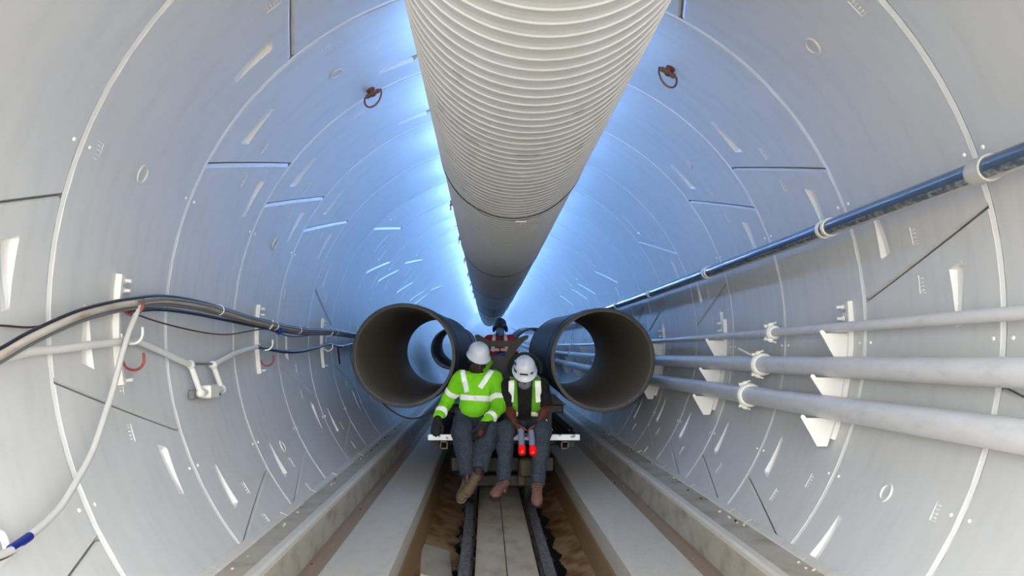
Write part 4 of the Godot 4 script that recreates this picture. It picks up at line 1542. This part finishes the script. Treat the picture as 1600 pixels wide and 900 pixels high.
func worker_lime() -> void:
	var o := thing("person", "seated worker in lime long-sleeved hi-vis shirt, jeans and plain white helmet", "person")
	o.position = Vector3.ZERO
	var pel := px(741, 659, 7.44)
	var chest := px(746, 612, 7.40)
	var neck := px(746, 583, 7.34)
	var sl := px(719, 591, 7.36)
	var sr := px(774, 591, 7.38)
	var el := px(699, 626, 7.46)
	var er := px(779, 637, 7.18)
	var wl := px(684, 654, 7.25)
	var wr := px(757, 664, 6.87)
	var hl := pel + Vector3(-0.095, -0.02, 0)
	var hr := pel + Vector3(0.095, -0.02, 0)
	var kl := px(722, 672, 6.96)
	var kr := px(763, 672, 6.97)
	var al := px(731, 742, 6.90)
	var ar := px(748, 734, 6.80)
	var ht := Transform3D(Basis(Vector3.UP, 0.22) * Basis(Vector3.RIGHT, 0.46) * Basis(Vector3(0, 0, 1), -0.05), px(747, 562, 7.26))
	# continuous body
	var mb := MB.new()
	var body := skin_legs(hl, hr, kl, kr, al + Vector3(0, -0.08, 0), ar + Vector3(0, -0.08, 0))
	body.append_array([cap(pel, chest, 0.08, 0.09), cap(chest, neck + Vector3(0, -0.06, 0), 0.09, 0.06), cap(sl, sr, 0.05, 0.05), cap(sl, el, 0.042, 0.036), cap(el, wl, 0.036, 0.026), cap(sr, er, 0.042, 0.036), cap(er, wr, 0.036, 0.026), cap(neck + Vector3(0, -0.03, -0.02), ht * Vector3(0, -0.07, -0.02), 0.055, 0.055)])
	blob(mb, body, 0.015, 0.03)
	blob(mb, moved(head_prims(), ht), 0.0055, 0.014)
	var fl := frame(wl, Vector3(-0.15, -0.75, 0.5), Vector3(0.1, -0.5, -0.6))
	var fr := frame(wr, Vector3(-0.38, -0.92, 0.02), Vector3(-0.35, 0.1, -1.0))
	blob(mb, moved(hand_prims(1, [0.25, 0.25, 0.3, 0.3]), fl), 0.0045, 0.008)
	blob(mb, moved(hand_prims(-1, [0.45, 0.5, 0.5, 0.55]), fr), 0.0045, 0.008)
	commit("body", mb, M.skin_dark, o)
	# shirt
	var trunk := [cap(pel + Vector3(-0.045, 0.055, 0.0), chest + Vector3(-0.045, 0.0, 0.0), 0.108, 0.104), cap(pel + Vector3(0.05, 0.055, 0.0), chest + Vector3(0.05, 0.0, 0.0), 0.108, 0.106),
		cap(chest + Vector3(-0.045, 0, 0), sl + Vector3(0.055, -0.015, 0), 0.104, 0.072), cap(chest + Vector3(0.062, 0, 0), sr + Vector3(-0.05, -0.02, 0), 0.110, 0.078), cap(sl + Vector3(0.02, 0.0, 0), sr + Vector3(-0.02, 0.0, 0), 0.070, 0.070), cap(chest + Vector3(0, 0, 0.02), neck + Vector3(0, -0.035, -0.01), 0.11, 0.072), ell(pel + Vector3(0, 0.13, 0.07), Vector3(0.13, 0.12, 0.09))]
	var arml := [cap(sl, el, 0.072, 0.062), cap(el, wl, 0.062, 0.046, 1)]
	var armr := [cap(sr, er, 0.072, 0.062), cap(er, wr, 0.062, 0.046, 1)]
	var hem := px(737, 608, 7.4)
	var shirt := part("shirt", trunk + arml + armr, 0.0105, 0.022, M.lime, o, {"noise": 0.012, "freq": 11.0, "slabs": [[hem, Vector3(0, 1, 0), 0.256]]})
	# reflective bands
	var nz := {"noise": 0.012, "freq": 11.0, "grow": 0.0055}
	var bt := px(747, 622, 7.35)
	part("reflective_band", trunk, 0.008, 0.035, M.reflective, shirt, nz.merged({"slabs": [[bt, Vector3(0.06, 1, 0).normalized(), 0.027, 0.34]]}))
	for e in [[arml, sl, el, 0.62], [arml, el, wl, 0.66], [armr, er, wr, 0.60]]:
		var dir: Vector3 = (e[2] - e[1]).normalized()
		part("reflective_band", e[0], 0.007, 0.035, M.reflective, shirt, nz.merged({"slabs": [[e[1].lerp(e[2], e[3]), dir, 0.026, 0.12]]}))
	part("reflective_band", armr, 0.007, 0.035, M.reflective, shirt, nz.merged({"slabs": [[sr.lerp(er, 0.72), (er - sr).normalized(), 0.026, 0.12]]}))
	for e in [[px(722, 577, 7.3), px(729, 611, 7.25), 0.18], [px(768, 579, 7.3), px(753, 602, 7.25), 0.0]]:
		var dir: Vector3 = (e[1] - e[0]).normalized()
		var side := dir.cross(Vector3(0, 0, 1)).normalized()
		part("reflective_strap", trunk, 0.007, 0.035, M.reflective, shirt, nz.merged({"slabs": [[e[0].lerp(e[1], 0.5) + Vector3(0, 0, -0.02), side, 0.024, 0.17], [e[0].lerp(e[1], 0.5), dir, 0.105]]}))
	# collar
	var cm := MB.new()
	var cp := PackedVector3Array()
	for i in 25:
		var a := TAU * i / 24
		cp.append(neck + Vector3(0.072 * cos(a), 0.006 - 0.018 * sin(a), 0.062 * sin(a) + 0.01))
	cm.tube(cp, 0.011, 8, false)
	commit("collar", cm, M.lime, shirt)
	# trousers, boots, gloves, helmet
	part("jeans", legs(hl, hr, kl, kr, al, ar, 0.013), 0.0105, 0.03, M.denim, o, {"noise": 0.016, "freq": 11.0, "slabs": [[pel + Vector3(0, -0.25, 0), Vector3.UP, 0.38]]})
	boot(o, frame_boot(al + Vector3(0.0, -0.03, 0.0), Vector3(-0.35, -0.75, 0.55), Vector3(0.05, 0.6, 0.6)), M.boot_tan, M.sole_pale, M.boot_brown)
	boot(o, frame_boot(ar + Vector3(-0.005, -0.035, 0.01), Vector3(-0.50, -0.70, 0.55), Vector3(0.25, 0.55, 0.7)), M.boot_tan, M.sole_pale, M.boot_brown)
	part("glove", moved(hand_prims(1, [0.25, 0.25, 0.3, 0.3], 0.05, 0.0035), fl) + [cap(wl.lerp(el, 0.14), wl, 0.035, 0.034, 2)], 0.0055, 0.010, M.glove_dark, o)
	var gl := part("glove", moved(hand_prims(-1, [0.45, 0.5, 0.5, 0.55], 0.05, 0.0035), fr) + [cap(wr.lerp(er, 0.14), wr, 0.035, 0.034, 2)], 0.0055, 0.010, M.glove_dark, o)
	var rp := MB.new()
	rp.box(fr * Vector3(-0.012, 0.075, -0.021), Vector3(0.03, 0.05, 0.006), fr.basis, 0.002)
	commit("red_patch", rp, M.glove_red, gl)
	helmet(o, ht, M.helmet_white, 0, 0.9)
	var hood := [cap(px(757, 577, 7.42), px(765, 566, 7.46), 0.035, 0.03)]
	part("hood", hood, 0.009, 0.02, M.lime_dark, o)


func frame_boot(o: Vector3, toe: Vector3, up: Vector3) -> Transform3D:
	var z := toe.normalized()
	var x := up.cross(z).normalized()
	return Transform3D(Basis(x, z.cross(x), z), o)


func worker_tee() -> void:
	var o := thing("person", "seated worker with bowed head in black tee, open lime vest and marked white helmet", "person")
	var pel := px(820, 661, 7.44)
	var chest := px(820, 625, 7.30)
	var neck := px(820, 599, 7.17)
	var sl := px(795, 602, 7.20)
	var sr := px(846, 602, 7.20)
	var el := px(794.5, 636, 7.26)
	var er := px(854, 636, 7.26)
	var wl := px(804, 662, 7.00)
	var wr := px(842, 662, 7.00)
	var hl := pel + Vector3(-0.095, -0.02, 0)
	var hr := pel + Vector3(0.095, -0.02, 0)
	var kl := px(790, 672, 6.95)
	var kr := px(848, 672, 6.95)
	var al := px(787, 752, 6.83)
	var ar := px(840, 757, 6.80)
	var ht := Transform3D(Basis(Vector3.UP, 0.0) * Basis(Vector3.RIGHT, 0.72), px(819.5, 584, 7.06))
	var fl := frame(wl, Vector3(0.42, -0.75, 0.35), Vector3(0.9, 0.3, -0.15))
	var fr := frame(wr, Vector3(-0.42, -0.75, 0.35), Vector3(-0.9, 0.3, -0.15))
	var mb := MB.new()
	var body := skin_legs(hl, hr, kl, kr, al + Vector3(0, -0.08, 0), ar + Vector3(0, -0.08, 0))
	body.append_array([cap(pel, chest, 0.08, 0.085), cap(chest, neck + Vector3(0, -0.05, -0.05), 0.085, 0.06), cap(sl, sr, 0.05, 0.05), cap(sl, el, 0.048, 0.041), cap(el, el.lerp(wl, 0.4), 0.043, 0.043), cap(el.lerp(wl, 0.4), wl, 0.043, 0.028), cap(sr, er, 0.048, 0.041), cap(er, er.lerp(wr, 0.4), 0.043, 0.043), cap(er.lerp(wr, 0.4), wr, 0.043, 0.028), cap(neck + Vector3(0, -0.03, -0.06), ht * Vector3(0, -0.06, -0.03), 0.05, 0.05)])
	blob(mb, body, 0.012, 0.025)
	blob(mb, moved(head_prims(), ht), 0.0055, 0.014)
	blob(mb, moved(hand_prims(1, [0.42, 0.42, 0.42, 0.42]), fl), 0.0045, 0.008)
	blob(mb, moved(hand_prims(-1, [0.42, 0.42, 0.42, 0.42]), fr), 0.0045, 0.008)
	commit("body", mb, M.skin_brown, o)
	var trunk := [cap(pel + Vector3(-0.06, 0.05, 0.0), chest + Vector3(-0.07, 0.0, 0.0), 0.115, 0.115), cap(pel + Vector3(0.06, 0.05, 0.0), chest + Vector3(0.07, 0.0, 0.0), 0.115, 0.115),
		cap(chest + Vector3(-0.07, 0, 0), sl + Vector3(0.04, -0.02, -0.02), 0.115, 0.075), cap(chest + Vector3(0.07, 0, 0), sr + Vector3(-0.04, -0.02, -0.02), 0.115, 0.075), cap(sl + Vector3(0.02, 0, 0), sr + Vector3(-0.02, 0, 0), 0.066, 0.066), cap(chest, neck + Vector3(0, -0.05, -0.02), 0.115, 0.08)]
	var sleeves := [cap(sl, sl.lerp(el, 0.92), 0.068, 0.064, 1), cap(sr, sr.lerp(er, 0.92), 0.068, 0.064, 1)]
	part("tee_shirt", trunk + sleeves, 0.0105, 0.03, M.black_tee, o, {"noise": 0.010, "freq": 11.0})
	# open vest: two fronts over the shoulders with white strips
	var nz := {"noise": 0.010, "freq": 11.0}
	for s in [-1, 1]:
		var top := px(820 + s * 21, 595, 7.1)
		var bot := px(820 + s * 19, 655, 7.22)
		var dir := (bot - top).normalized()
		var side := dir.cross(Vector3(0, 0, 1)).normalized()
		var mid := top.lerp(bot, 0.5)
		var v := part("vest", trunk, 0.008, 0.03, M.lime_dark, o, nz.merged({"grow": 0.008, "slabs": [[mid + Vector3(0, 0, -0.02), side, 0.052, 0.27], [mid, dir, 0.19]]}))
		part("reflective_strap", trunk, 0.007, 0.03, M.reflective, v, nz.merged({"grow": 0.0125, "slabs": [[top.lerp(bot, 0.36) + side * (-0.006 * s), (side + dir * 0.07 * s).normalized(), 0.027, 0.2], [top.lerp(bot, 0.3), dir, 0.10]]}))
		part("reflective_band", trunk, 0.007, 0.03, M.reflective, v, nz.merged({"grow": 0.0125, "slabs": [[px(820 + s * 19.5, 648, 7.25), (dir + side * 0.25 * s).normalized(), 0.024, 0.09], [mid + Vector3(0, 0, -0.02), side, 0.052]]}))
	var sp := [cap(px(851, 655, 7.35), px(862, 672, 7.3), 0.016, 0.012)]
	part("vest_tail", sp, 0.007, 0.01, M.reflective, o)
	part("jeans", legs(hl, hr, kl, kr, al, ar), 0.0105, 0.035, M.denim, o, {"noise": 0.014, "freq": 10.0, "slabs": [[pel + Vector3(0, -0.25, 0), Vector3.UP, 0.37]]})
	boot(o, frame_boot(al + Vector3(0, 0.03, 0.01), Vector3(-0.40, -0.36, 0.72), Vector3(0.12, 0.9, 0.4)), M.boot_pink, M.sole_red, M.boot_pink)
	boot(o, frame_boot(ar + Vector3(0, 0.03, 0.01), Vector3(-0.06, -0.80, 0.62), Vector3(0, 0.6, 0.8)), M.boot_pink, M.sole_red, M.boot_pink)
	var hm := helmet(o, ht, M.helmet_white, 3, 0.9)
	for e in [[97.0, 0.045, 0.98, 0.07, 0.016], [52.0, 0.040, 0.985, 0.032, 0.02], [150.0, 0.036, 0.99, 0.04, 0.026], [172.0, 0.085, 0.86, 0.03, 0.02], [88.0, 0.118, 0.53, 0.018, 0.014]]:
		var ca := cos(deg_to_rad(e[0]))
		var sa := sin(deg_to_rad(e[0]))
		var at := Vector3(0.108 * e[2] * ca, 0.048 + e[1], -0.012 + 0.128 * e[2] * sa) * 0.9
		decal_box("sticker", hm, ht, at, Vector3(ca, e[1] * 6.0 * e[1] / 0.06, sa), e[3], e[4], M.sticker)
	part("face_mask", moved([ell(Vector3(0, -0.055, 0.066), Vector3(0.058, 0.052, 0.056)), ell(Vector3(0, -0.085, 0.04), Vector3(0.05, 0.03, 0.05))], ht), 0.006, 0.02, M.mask_grey, o)
	# two hand lamps, pointing down between the knees
	for e in [[px(814, 671, 6.94), px(815.5, 697, 6.86), px(815.5, 710, 6.82), "grey hand lamp with red lens held in the seated worker's right hand, at image left"],
			[px(829.5, 673, 6.94), px(832, 698, 6.86), px(833.5, 711, 6.82), "grey hand lamp with red lens held in the seated worker's left hand, at image right"]]:
		var l := thing("hand_lamp", e[3], "hand lamp")
		var dir: Vector3 = (e[2] - e[0]).normalized()
		var b := Basis(dir.cross(Vector3(1, 0, 0)).cross(dir).normalized(), dir, Vector3.ZERO)
		b.z = b.x.cross(b.y)
		var len: float = (e[1] - e[0]).length()
		var m1 := MB.new()
		m1.lathe(e[0], b, [Vector2(0.0, -0.003), Vector2(0.024, 0.0), Vector2(0.0275, 0.004), Vector2(0.0275, len * 0.6), Vector2(0.026, len * 0.62), Vector2(0.027, len)], 20)
		commit("casing", m1, M.torch_body, l)
		var m2 := MB.new()
		var l2: float = (e[2] - e[1]).length()
		m2.lathe(e[1], b, [Vector2(0.027, -0.004), Vector2(0.033, 0.002), Vector2(0.034, l2 * 0.75), Vector2(0.028, l2), Vector2(0.0, l2 + 0.003)], 20)
		commit("red_lens", m2, M.torch_lens, l)
		if e[0].x < e[2].x and e[2].x < 0.2:
			var m3 := MB.new()
			m3.box(e[1] + dir * l2 * 0.6 + Vector3(0.004, 0, 0.033), Vector3(0.006, 0.022, 0.006), Basis(), 0.002)
			commit("amber_dot", m3, M.torch_tip, l)


func worker_red() -> void:
	var d := 11.9
	var o := thing("person", "worker in red top with ear muffs and dark helmet seated behind the cradle", "person")
	var pel := px(781, 566, d + 0.05)
	var chest := px(781, 543, d)
	var neck := px(781, 524, d)
	var sl := px(764, 531, d)
	var sr := px(798, 531, d)
	var el := px(761, 555, d - 0.02)
	var er := px(803, 553, d - 0.02)
	var wl := px(774, 556, d - 0.28)
	var wr := px(788, 555, d - 0.28)
	var hl := pel + Vector3(-0.09, 0, 0)
	var hr := pel + Vector3(0.09, 0, 0)
	var kl := pel + Vector3(-0.12, 0.0, 0.42)
	var kr := pel + Vector3(0.12, 0.0, 0.42)
	var al := kl + Vector3(0, -0.4, -0.05)
	var ar := kr + Vector3(0, -0.4, -0.05)
	var ht := Transform3D(Basis(Vector3.RIGHT, -0.04), px(781.5, 513, d - 0.03))
	var mb := MB.new()
	var body := skin_legs(hl, hr, kl, kr, al, ar)
	body.append_array([cap(pel, chest, 0.11, 0.11), cap(chest, neck, 0.11, 0.07), cap(sl, sr, 0.05, 0.05), cap(sl, el, 0.042, 0.036), cap(el, wl, 0.036, 0.026), cap(sr, er, 0.042, 0.036), cap(er, wr, 0.036, 0.026), cap(neck, ht * Vector3(0, -0.08, -0.02), 0.058, 0.055)])
	blob(mb, body, 0.016, 0.03)
	blob(mb, moved(head_prims(), ht), 0.007, 0.014)
	var fl := frame(wl, Vector3(0.25, -0.2, 0.8), Vector3(0.6, -0.5, 0))
	var fr := frame(wr, Vector3(-0.25, -0.2, 0.8), Vector3(-0.6, -0.5, 0))
	blob(mb, moved(hand_prims(1, [0.4, 0.4, 0.4, 0.4]), fl), 0.006, 0.008)
	blob(mb, moved(hand_prims(-1, [0.4, 0.4, 0.4, 0.4]), fr), 0.006, 0.008)
	commit("body", mb, M.skin_dark, o)
	var trunk := [cap(pel + Vector3(-0.06, 0.05, 0), chest + Vector3(-0.07, 0, 0), 0.115, 0.12), cap(pel + Vector3(0.06, 0.05, 0), chest + Vector3(0.07, 0, 0), 0.115, 0.12), cap(sl + Vector3(0.02, -0.01, 0), sr + Vector3(-0.02, -0.01, 0), 0.085, 0.085), cap(chest + Vector3(-0.07, 0, 0), sl + Vector3(0.03, -0.03, 0), 0.115, 0.08), cap(chest + Vector3(0.07, 0, 0), sr + Vector3(-0.03, -0.03, 0), 0.115, 0.08)]
	var arms := [cap(sl, el, 0.07, 0.06), cap(el, wl, 0.06, 0.048, 1), cap(sr, er, 0.07, 0.06), cap(er, wr, 0.06, 0.048, 1)]
	var sh := part("red_top", trunk + arms, 0.012, 0.03, M.red_shirt, o, {"noise": 0.010, "freq": 11.0})
	var nz := {"noise": 0.010, "freq": 11.0, "grow": 0.007}
	for s in [-1, 1]:
		part("cream_strap", trunk, 0.009, 0.03, M.cream_band, sh, nz.merged({"slabs": [[px(781 + s * 10.0, 536, d - 0.1), Vector3(1, 0.1 * s, 0).normalized(), 0.026, 0.26]]}))
		part("cream_band", [arms[0], arms[1]] if s < 0 else [arms[2], arms[3]], 0.008, 0.03, M.cream_band, sh, nz.merged({"slabs": [[sl.lerp(el, 0.68) if s < 0 else sr.lerp(er, 0.68), Vector3.UP, 0.03, 0.12]]}))
	part("cream_band", trunk, 0.009, 0.03, M.cream_band, sh, nz.merged({"slabs": [[px(781, 546.5, d - 0.1), Vector3.UP, 0.022, 0.27]]}))
	part("trousers", legs(hl, hr, kl, kr, al, ar), 0.014, 0.035, M.denim, o)
	for e in [[fl, 1], [fr, -1]]:
		part("glove", moved(hand_prims(e[1], [0.4, 0.4, 0.4, 0.4], 0.05, 0.006), e[0]), 0.006, 0.012, M.glove_blue, o)
	for e in [al, ar]:
		boot(o, frame_boot(e + Vector3(0, -0.05, 0), Vector3(0, -0.1, 1), Vector3.UP), M.boot_brown, M.sole_pale, M.boot_brown)
	helmet(o, ht, M.helmet_grey, 0, 0.86)
	part("face_mask", moved([ell(Vector3(0, -0.05, 0.066), Vector3(0.062, 0.06, 0.056)), ell(Vector3(0, -0.09, 0.04), Vector3(0.05, 0.03, 0.05))], ht), 0.007, 0.02, M.mask_blue, o)
	var em := MB.new()
	for s in [-1, 1]:
		em.lathe(ht * Vector3(s * 0.075, -0.015, -0.005), ht.basis * Basis(Vector3(0, 1, 0), Vector3(s, 0, 0), Vector3(0, 0, s)), [Vector2(0.036, 0.0), Vector2(0.042, 0.012), Vector2(0.038, 0.036), Vector2(0.0, 0.042)], 18)
	commit("ear_muffs", em, M.steel_dark, o)


# ---------------------------------------------------------------- the train
func big_pipe(label: String, a: Vector3, b: Vector3, ro: float, ri: float) -> Node3D:
	var o := thing("steel_pipe", label, "pipe", "", "")
	var y := (b - a).normalized()
	var x := y.cross(Vector3.UP).normalized()
	var fr := Basis(x, y, x.cross(y))
	var len := (b - a).length()
	var out := MB.new()
	out.lathe(a, fr, [Vector2(ri + 0.004, 0.0), Vector2(ro - 0.006, 0.0), Vector2(ro, 0.008), Vector2(ro, len - 0.008), Vector2(ro - 0.006, len), Vector2(ri + 0.004, len)], 96)
	commit("shell", out, M.black_pipe, o)
	var ins := MB.new()
	ins.lathe(a, fr, [Vector2(ri + 0.004, 0.0), Vector2(ri, 0.006)], 96)
	for k in 96:
		var a0 := TAU * k / 96
		var a1 := TAU * (k + 1) / 96
		var d0 := fr.x * cos(a0) + fr.z * sin(a0)
		var d1 := fr.x * cos(a1) + fr.z * sin(a1)
		ins.quadn(a + d0 * ri + y * 0.006, a + d1 * ri + y * 0.006, b + d1 * ri, b + d0 * ri, -d0, -d1, -d1, -d0)
	commit("lining", ins, M.pipe_inside, o)
	for z in [len * 0.12, len - 0.25]:
		var st := MB.new()
		st.lathe(a + y * z, fr, [Vector2(ro - 0.001, -0.03), Vector2(ro + 0.006, -0.028), Vector2(ro + 0.006, 0.028), Vector2(ro - 0.001, 0.03)], 64)
		commit("strap", st, M.steel_dark, o)
	return o


func flat_car(label: String, z0: float, z1: float, front: bool) -> void:
	var o := thing("flat_car", label, "rail car")
	var y := 0.527
	var xl := -0.680
	var xr := 0.690
	var md := MB.new()
	# grating of bars along the car
	var n := 30
	for i in n:
		var x := lerpf(xl + 0.03, xr - 0.03, float(i) / (n - 1))
		run(md, [Vector2(x - 0.008, y - 0.03), Vector2(x + 0.008, y - 0.03), Vector2(x + 0.008, y), Vector2(x - 0.008, y)], z0 + 0.03, z1, 2.5)
	commit("grating", md, M.deck, o).set_meta("kind", "stuff")
	var pl := MB.new()
	run(pl, [Vector2(xl + 0.02, y - 0.045), Vector2(xr - 0.02, y - 0.045), Vector2(xr - 0.02, y - 0.03), Vector2(xl + 0.02, y - 0.03)], z0 + 0.03, z1, 2.5)
	commit("deck_plate", pl, M.steel_dark, o)
	for s in [-1, 1]:
		var x: float = (xl + 0.035) if s < 0 else (xr - 0.035)
		var fm := MB.new()
		run(fm, [Vector2(x - 0.035, y - 0.17), Vector2(x + 0.035, y - 0.17), Vector2(x + 0.035, y - 0.002), Vector2(x - 0.035, y - 0.002)], z0 + 0.5, z1, 2.5)
		commit("side_beam", fm, M.steel_dark, o)
		var tb := MB.new()
		var cx: float = (xl + 0.145) if s < 0 else (xr - 0.135)
		var w := 0.036
		for q in [[-w, -w, w, -w + 0.012], [-w, w - 0.012, w, w], [-w, -w, -w + 0.012, w], [w - 0.012, -w, w, w]]:
			run(tb, [Vector2(cx + q[0], 0.432 + q[1]), Vector2(cx + q[2], 0.432 + q[1]), Vector2(cx + q[2], 0.432 + q[3]), Vector2(cx + q[0], 0.432 + q[3])], z0 - 0.01, z0 + 0.6, 1.0)
		commit("tube_socket", tb, M.socket, o)
	var fb := MB.new()
	fb.box(P((xl + xr) / 2, y - 0.027, z0 + 0.012), Vector3(xr - xl, 0.054, 0.03), Basis(), 0.006)
	commit("front_beam", fb, M.white_steel if front else M.steel_dark, o)
	var rb := MB.new()
	rb.box(P(0.0, y - 0.12, z0 + 0.68), Vector3(1.2, 0.1, 0.06), Basis(), 0.01)
	commit("head_stock", rb, M.steel_dark, o)
	# running gear
	for z in [z0 + 0.85, z1 - 0.85]:
		for w in [-0.3, 0.3]:
			var ax := MB.new()
			ax.tube(PackedVector3Array([P(-0.40, 0.0, z + w), P(0.37, 0.0, z + w)]), 0.04, 12)
			var am := commit("axle", ax, M.steel_brown, o)
			for s in [-1, 1]:
				var wm := MB.new()
				var x0 := -0.302 if s < 0 else 0.274
				wm.lathe(P(x0, 0.0, z + w), Basis(Vector3(0, 1, 0), Vector3(-s, 0, 0), Vector3(0, 0, 1)), [Vector2(0.05, -0.05), Vector2(0.175, -0.045), Vector2(0.185, 0.03), Vector2(0.21, 0.035), Vector2(0.21, 0.06), Vector2(0.05, 0.062)], 28)
				commit("wheel", wm, M.steel_brown, am)
		var bg := MB.new()
		bg.box(P(0.0, 0.2, z), Vector3(1.0, 0.16, 0.9), Basis(), 0.02)
		commit("bogie", bg, M.steel_dark, o)
	var ln := MB.new()
	ln.box(P(-0.014, 0.07, z0 + 0.28), Vector3(0.62, 0.11, 0.05), Basis(), 0.012)
	commit("cross_beam", ln, M.steel_brown, o)
	var cp := MB.new()
	cp.box(P(0.205, 0.225, z0 + 0.10), Vector3(0.125, 0.17, 0.22), Basis(), 0.02)
	cp.box(P(0.17, 0.12, z0 + 0.16), Vector3(0.07, 0.16, 0.08), Basis(), 0.012)
	commit("coupler", cp, M.coupler, o)


func make_train() -> void:
	flat_car("dark flat car with white front edge on which the two workers sit", 7.2, 11.4, true)
	flat_car("dark flat car farther along the track carrying the second pair of pipes", 18.3, 23.0, false)
	big_pipe("big dark steel pipe on the left of the flat car, open end facing the camera", Vector3(-0.939, 1.262, -7.6), Vector3(-0.835, 1.332, -11.6), 0.4985, 0.462)
	big_pipe("big dark steel pipe on the right of the flat car, open end facing the camera", Vector3(0.954, 1.217, -7.6), Vector3(0.962, 1.332, -11.6), 0.4985, 0.462)
	big_pipe("farther dark steel pipe seen through the left pipe", Vector3(-0.968, 1.46, -18.9), Vector3(-0.93, 1.60, -22.6), 0.4985, 0.462)
	big_pipe("farther dark steel pipe arching behind the right pipe", Vector3(0.982, 1.46, -18.9), Vector3(0.96, 1.60, -22.6), 0.4985, 0.462)
	# beams that carry the pipes across the cars
	var places := ["near the front of the first car", "at the rear of the first car", "near the front of the far car", "at the rear of the far car"]
	var zs := [8.3, 11.0, 19.4, 22.2]
	for i in 4:
		var z: float = zs[i]
		var t := thing("pipe_support", "dark steel cross beam under the pipes %s" % places[i], "support beam")
		var yb: float = lerpf(1.262, 1.332, (z - 7.6) / 4.0) - 0.51 if i < 2 else lerpf(1.46, 1.6, (z - 18.9) / 3.7) - 0.51
		var yd := 0.527 + lift(z)
		var mb := MB.new()
		mb.box(Vector3(0.0, yb - 0.05, -z), Vector3(1.28, 0.09, 0.14), Basis(), 0.01)
		commit("beam", mb, M.steel_dark, t)
		for s in [-1, 1]:
			var pm := MB.new()
			pm.box(Vector3(s * 0.40, (yb - 0.09 + yd) / 2, -z), Vector3(0.12, yb - 0.09 - yd, 0.12), Basis(), 0.008)
			commit("post", pm, M.steel_dark, t)
			for q in [-s]:
				var ch := MB.new()
				var cx: float = s * 0.94 + q * 0.34
				ch.slab(Vector3(cx, yb - 0.01, -z), Basis(Vector3(-q, 0, 0), Vector3(0, 1, 0), Vector3(0, 0, 1)), PackedVector2Array([Vector2(-0.09, 0), Vector2(0.07, 0), Vector2(-0.04, 0.1), Vector2(-0.09, 0.12)]), 0.12)
				commit("chock", ch, M.steel_dark, t)
	# strap loops hanging below the left pipe
	var lp := []
	for k in 13:
		var f := k / 12.0
		lp.append(Vector3(lerpf(-1.39, -0.46, f), 1.08 - 0.52 * sin(PI * (0.12 + 0.76 * f)) + 0.06 * f, -8.6))
	cable("sling", "thin dark sling hanging in a loop below the left big pipe", "sling", spline(lp, 4), 0.009, M.cable_black)
	# the cradle between the pipes
	var cz := 7.92
	var fr := Transform3D(Basis(), P(0, 0, cz))
	var t := thing("cradle", "dark steel V-shaped cradle standing between the two big pipes", "cradle")
	var o := px(0, 0, cz)
	var q := func(u: float, v: float) -> Vector2: return Vector2(-0.152 + (u - 760.0) * cz / 1250.0, 1.235 - (v - 560.0) * cz / 1250.0)
	var ax := Basis(Vector3(1, 0, 0), Vector3(0, 1, 0), Vector3(0, 0, -1))
	var zo := Vector3(0, 0, -cz)
	for e in [["arm", [[741.5, 525], [743.5, 522.8], [748, 523], [757, 528], [765, 533.5], [767, 542], [766, 558], [756, 558], [752, 545], [745, 534.5]]],
			["arm", [[826, 525.5], [824.5, 523.6], [819, 524.4], [806, 530], [798, 534], [793, 545], [788, 558], [800, 560], [808, 545], [818, 534], [825, 529]]],
			["cross_bar", [[762, 532.6], [800, 532.6], [803, 541.5], [758, 541.5]]]]:
		var mb := MB.new()
		var poly := PackedVector2Array()
		for p in e[1]:
			poly.append(q.call(p[0], p[1]))
		mb.slab(zo + Vector3(0, 0, 0.04 if e[0] == "cross_bar" else 0.0), ax, poly, 0.05)
		commit(e[0], mb, M.steel_brown, t)
	var lw := MB.new()
	var poly2 := PackedVector2Array()
	for p in [[758, 555.5], [796, 555.5], [812, 575], [845, 596], [862, 640], [862, 671], [738, 671], [738, 600], [752, 575]]:
		poly2.append(q.call(p[0], p[1]))
	lw.slab(zo + Vector3(0, 0, -0.05), ax, poly2, 0.08)
	commit("base_plate", lw, M.steel_dark, t)
	# green sling behind the right worker's helmet
	var gp := []
	for k in 11:
		var a := PI * (1.08 - 1.16 * k / 10.0)
		gp.append(px(820 + 25 * cos(a), 577 - 24 * sin(a), 7.62))
	cable("lifting_sling", "dark green lifting sling looped behind the marked white helmet", "sling", spline(gp, 3), 0.018, M.sling)
	# low locomotive under the third worker
	var l := thing("locomotive", "low dark locomotive body between the two flat cars under the red-topped worker", "locomotive")
	var bd := MB.new()
	bd.box(P(0.0, 0.50, 14.0), Vector3(1.0, 0.7, 4.6), Basis(), 0.04)
	commit("body", bd, M.steel_dark, l)
	var st := MB.new()
	st.box(P(0.045, 0.95, 12.15), Vector3(0.5, 0.36, 0.5), Basis(), 0.03)
	commit("seat", st, M.steel_dark, l)
	for z in [12.8, 15.2]:
		for s in [-1, 1]:
			var wm := MB.new()
			wm.lathe(P(-0.302 if s < 0 else 0.274, 0.0, z), Basis(Vector3(0, 1, 0), Vector3(-s, 0, 0), Vector3(0, 0, 1)), [Vector2(0.05, -0.05), Vector2(0.175, -0.045), Vector2(0.185, 0.03), Vector2(0.21, 0.035), Vector2(0.21, 0.06), Vector2(0.05, 0.062)], 28)
			commit("wheel", wm, M.steel_brown, l)


func _ready() -> void:
	make_view()
	make_materials()
	light_string(-0.16, AY + 1.69, 4.6, "string of round lamps along the ceiling left of the duct")
	light_string(0.19, AY + 1.69, 4.6, "string of round lamps along the ceiling right of the duct")
	make_lining()
	make_floor()
	make_duct()
	make_pipes()
	make_cables()
	make_train()
	make_people()
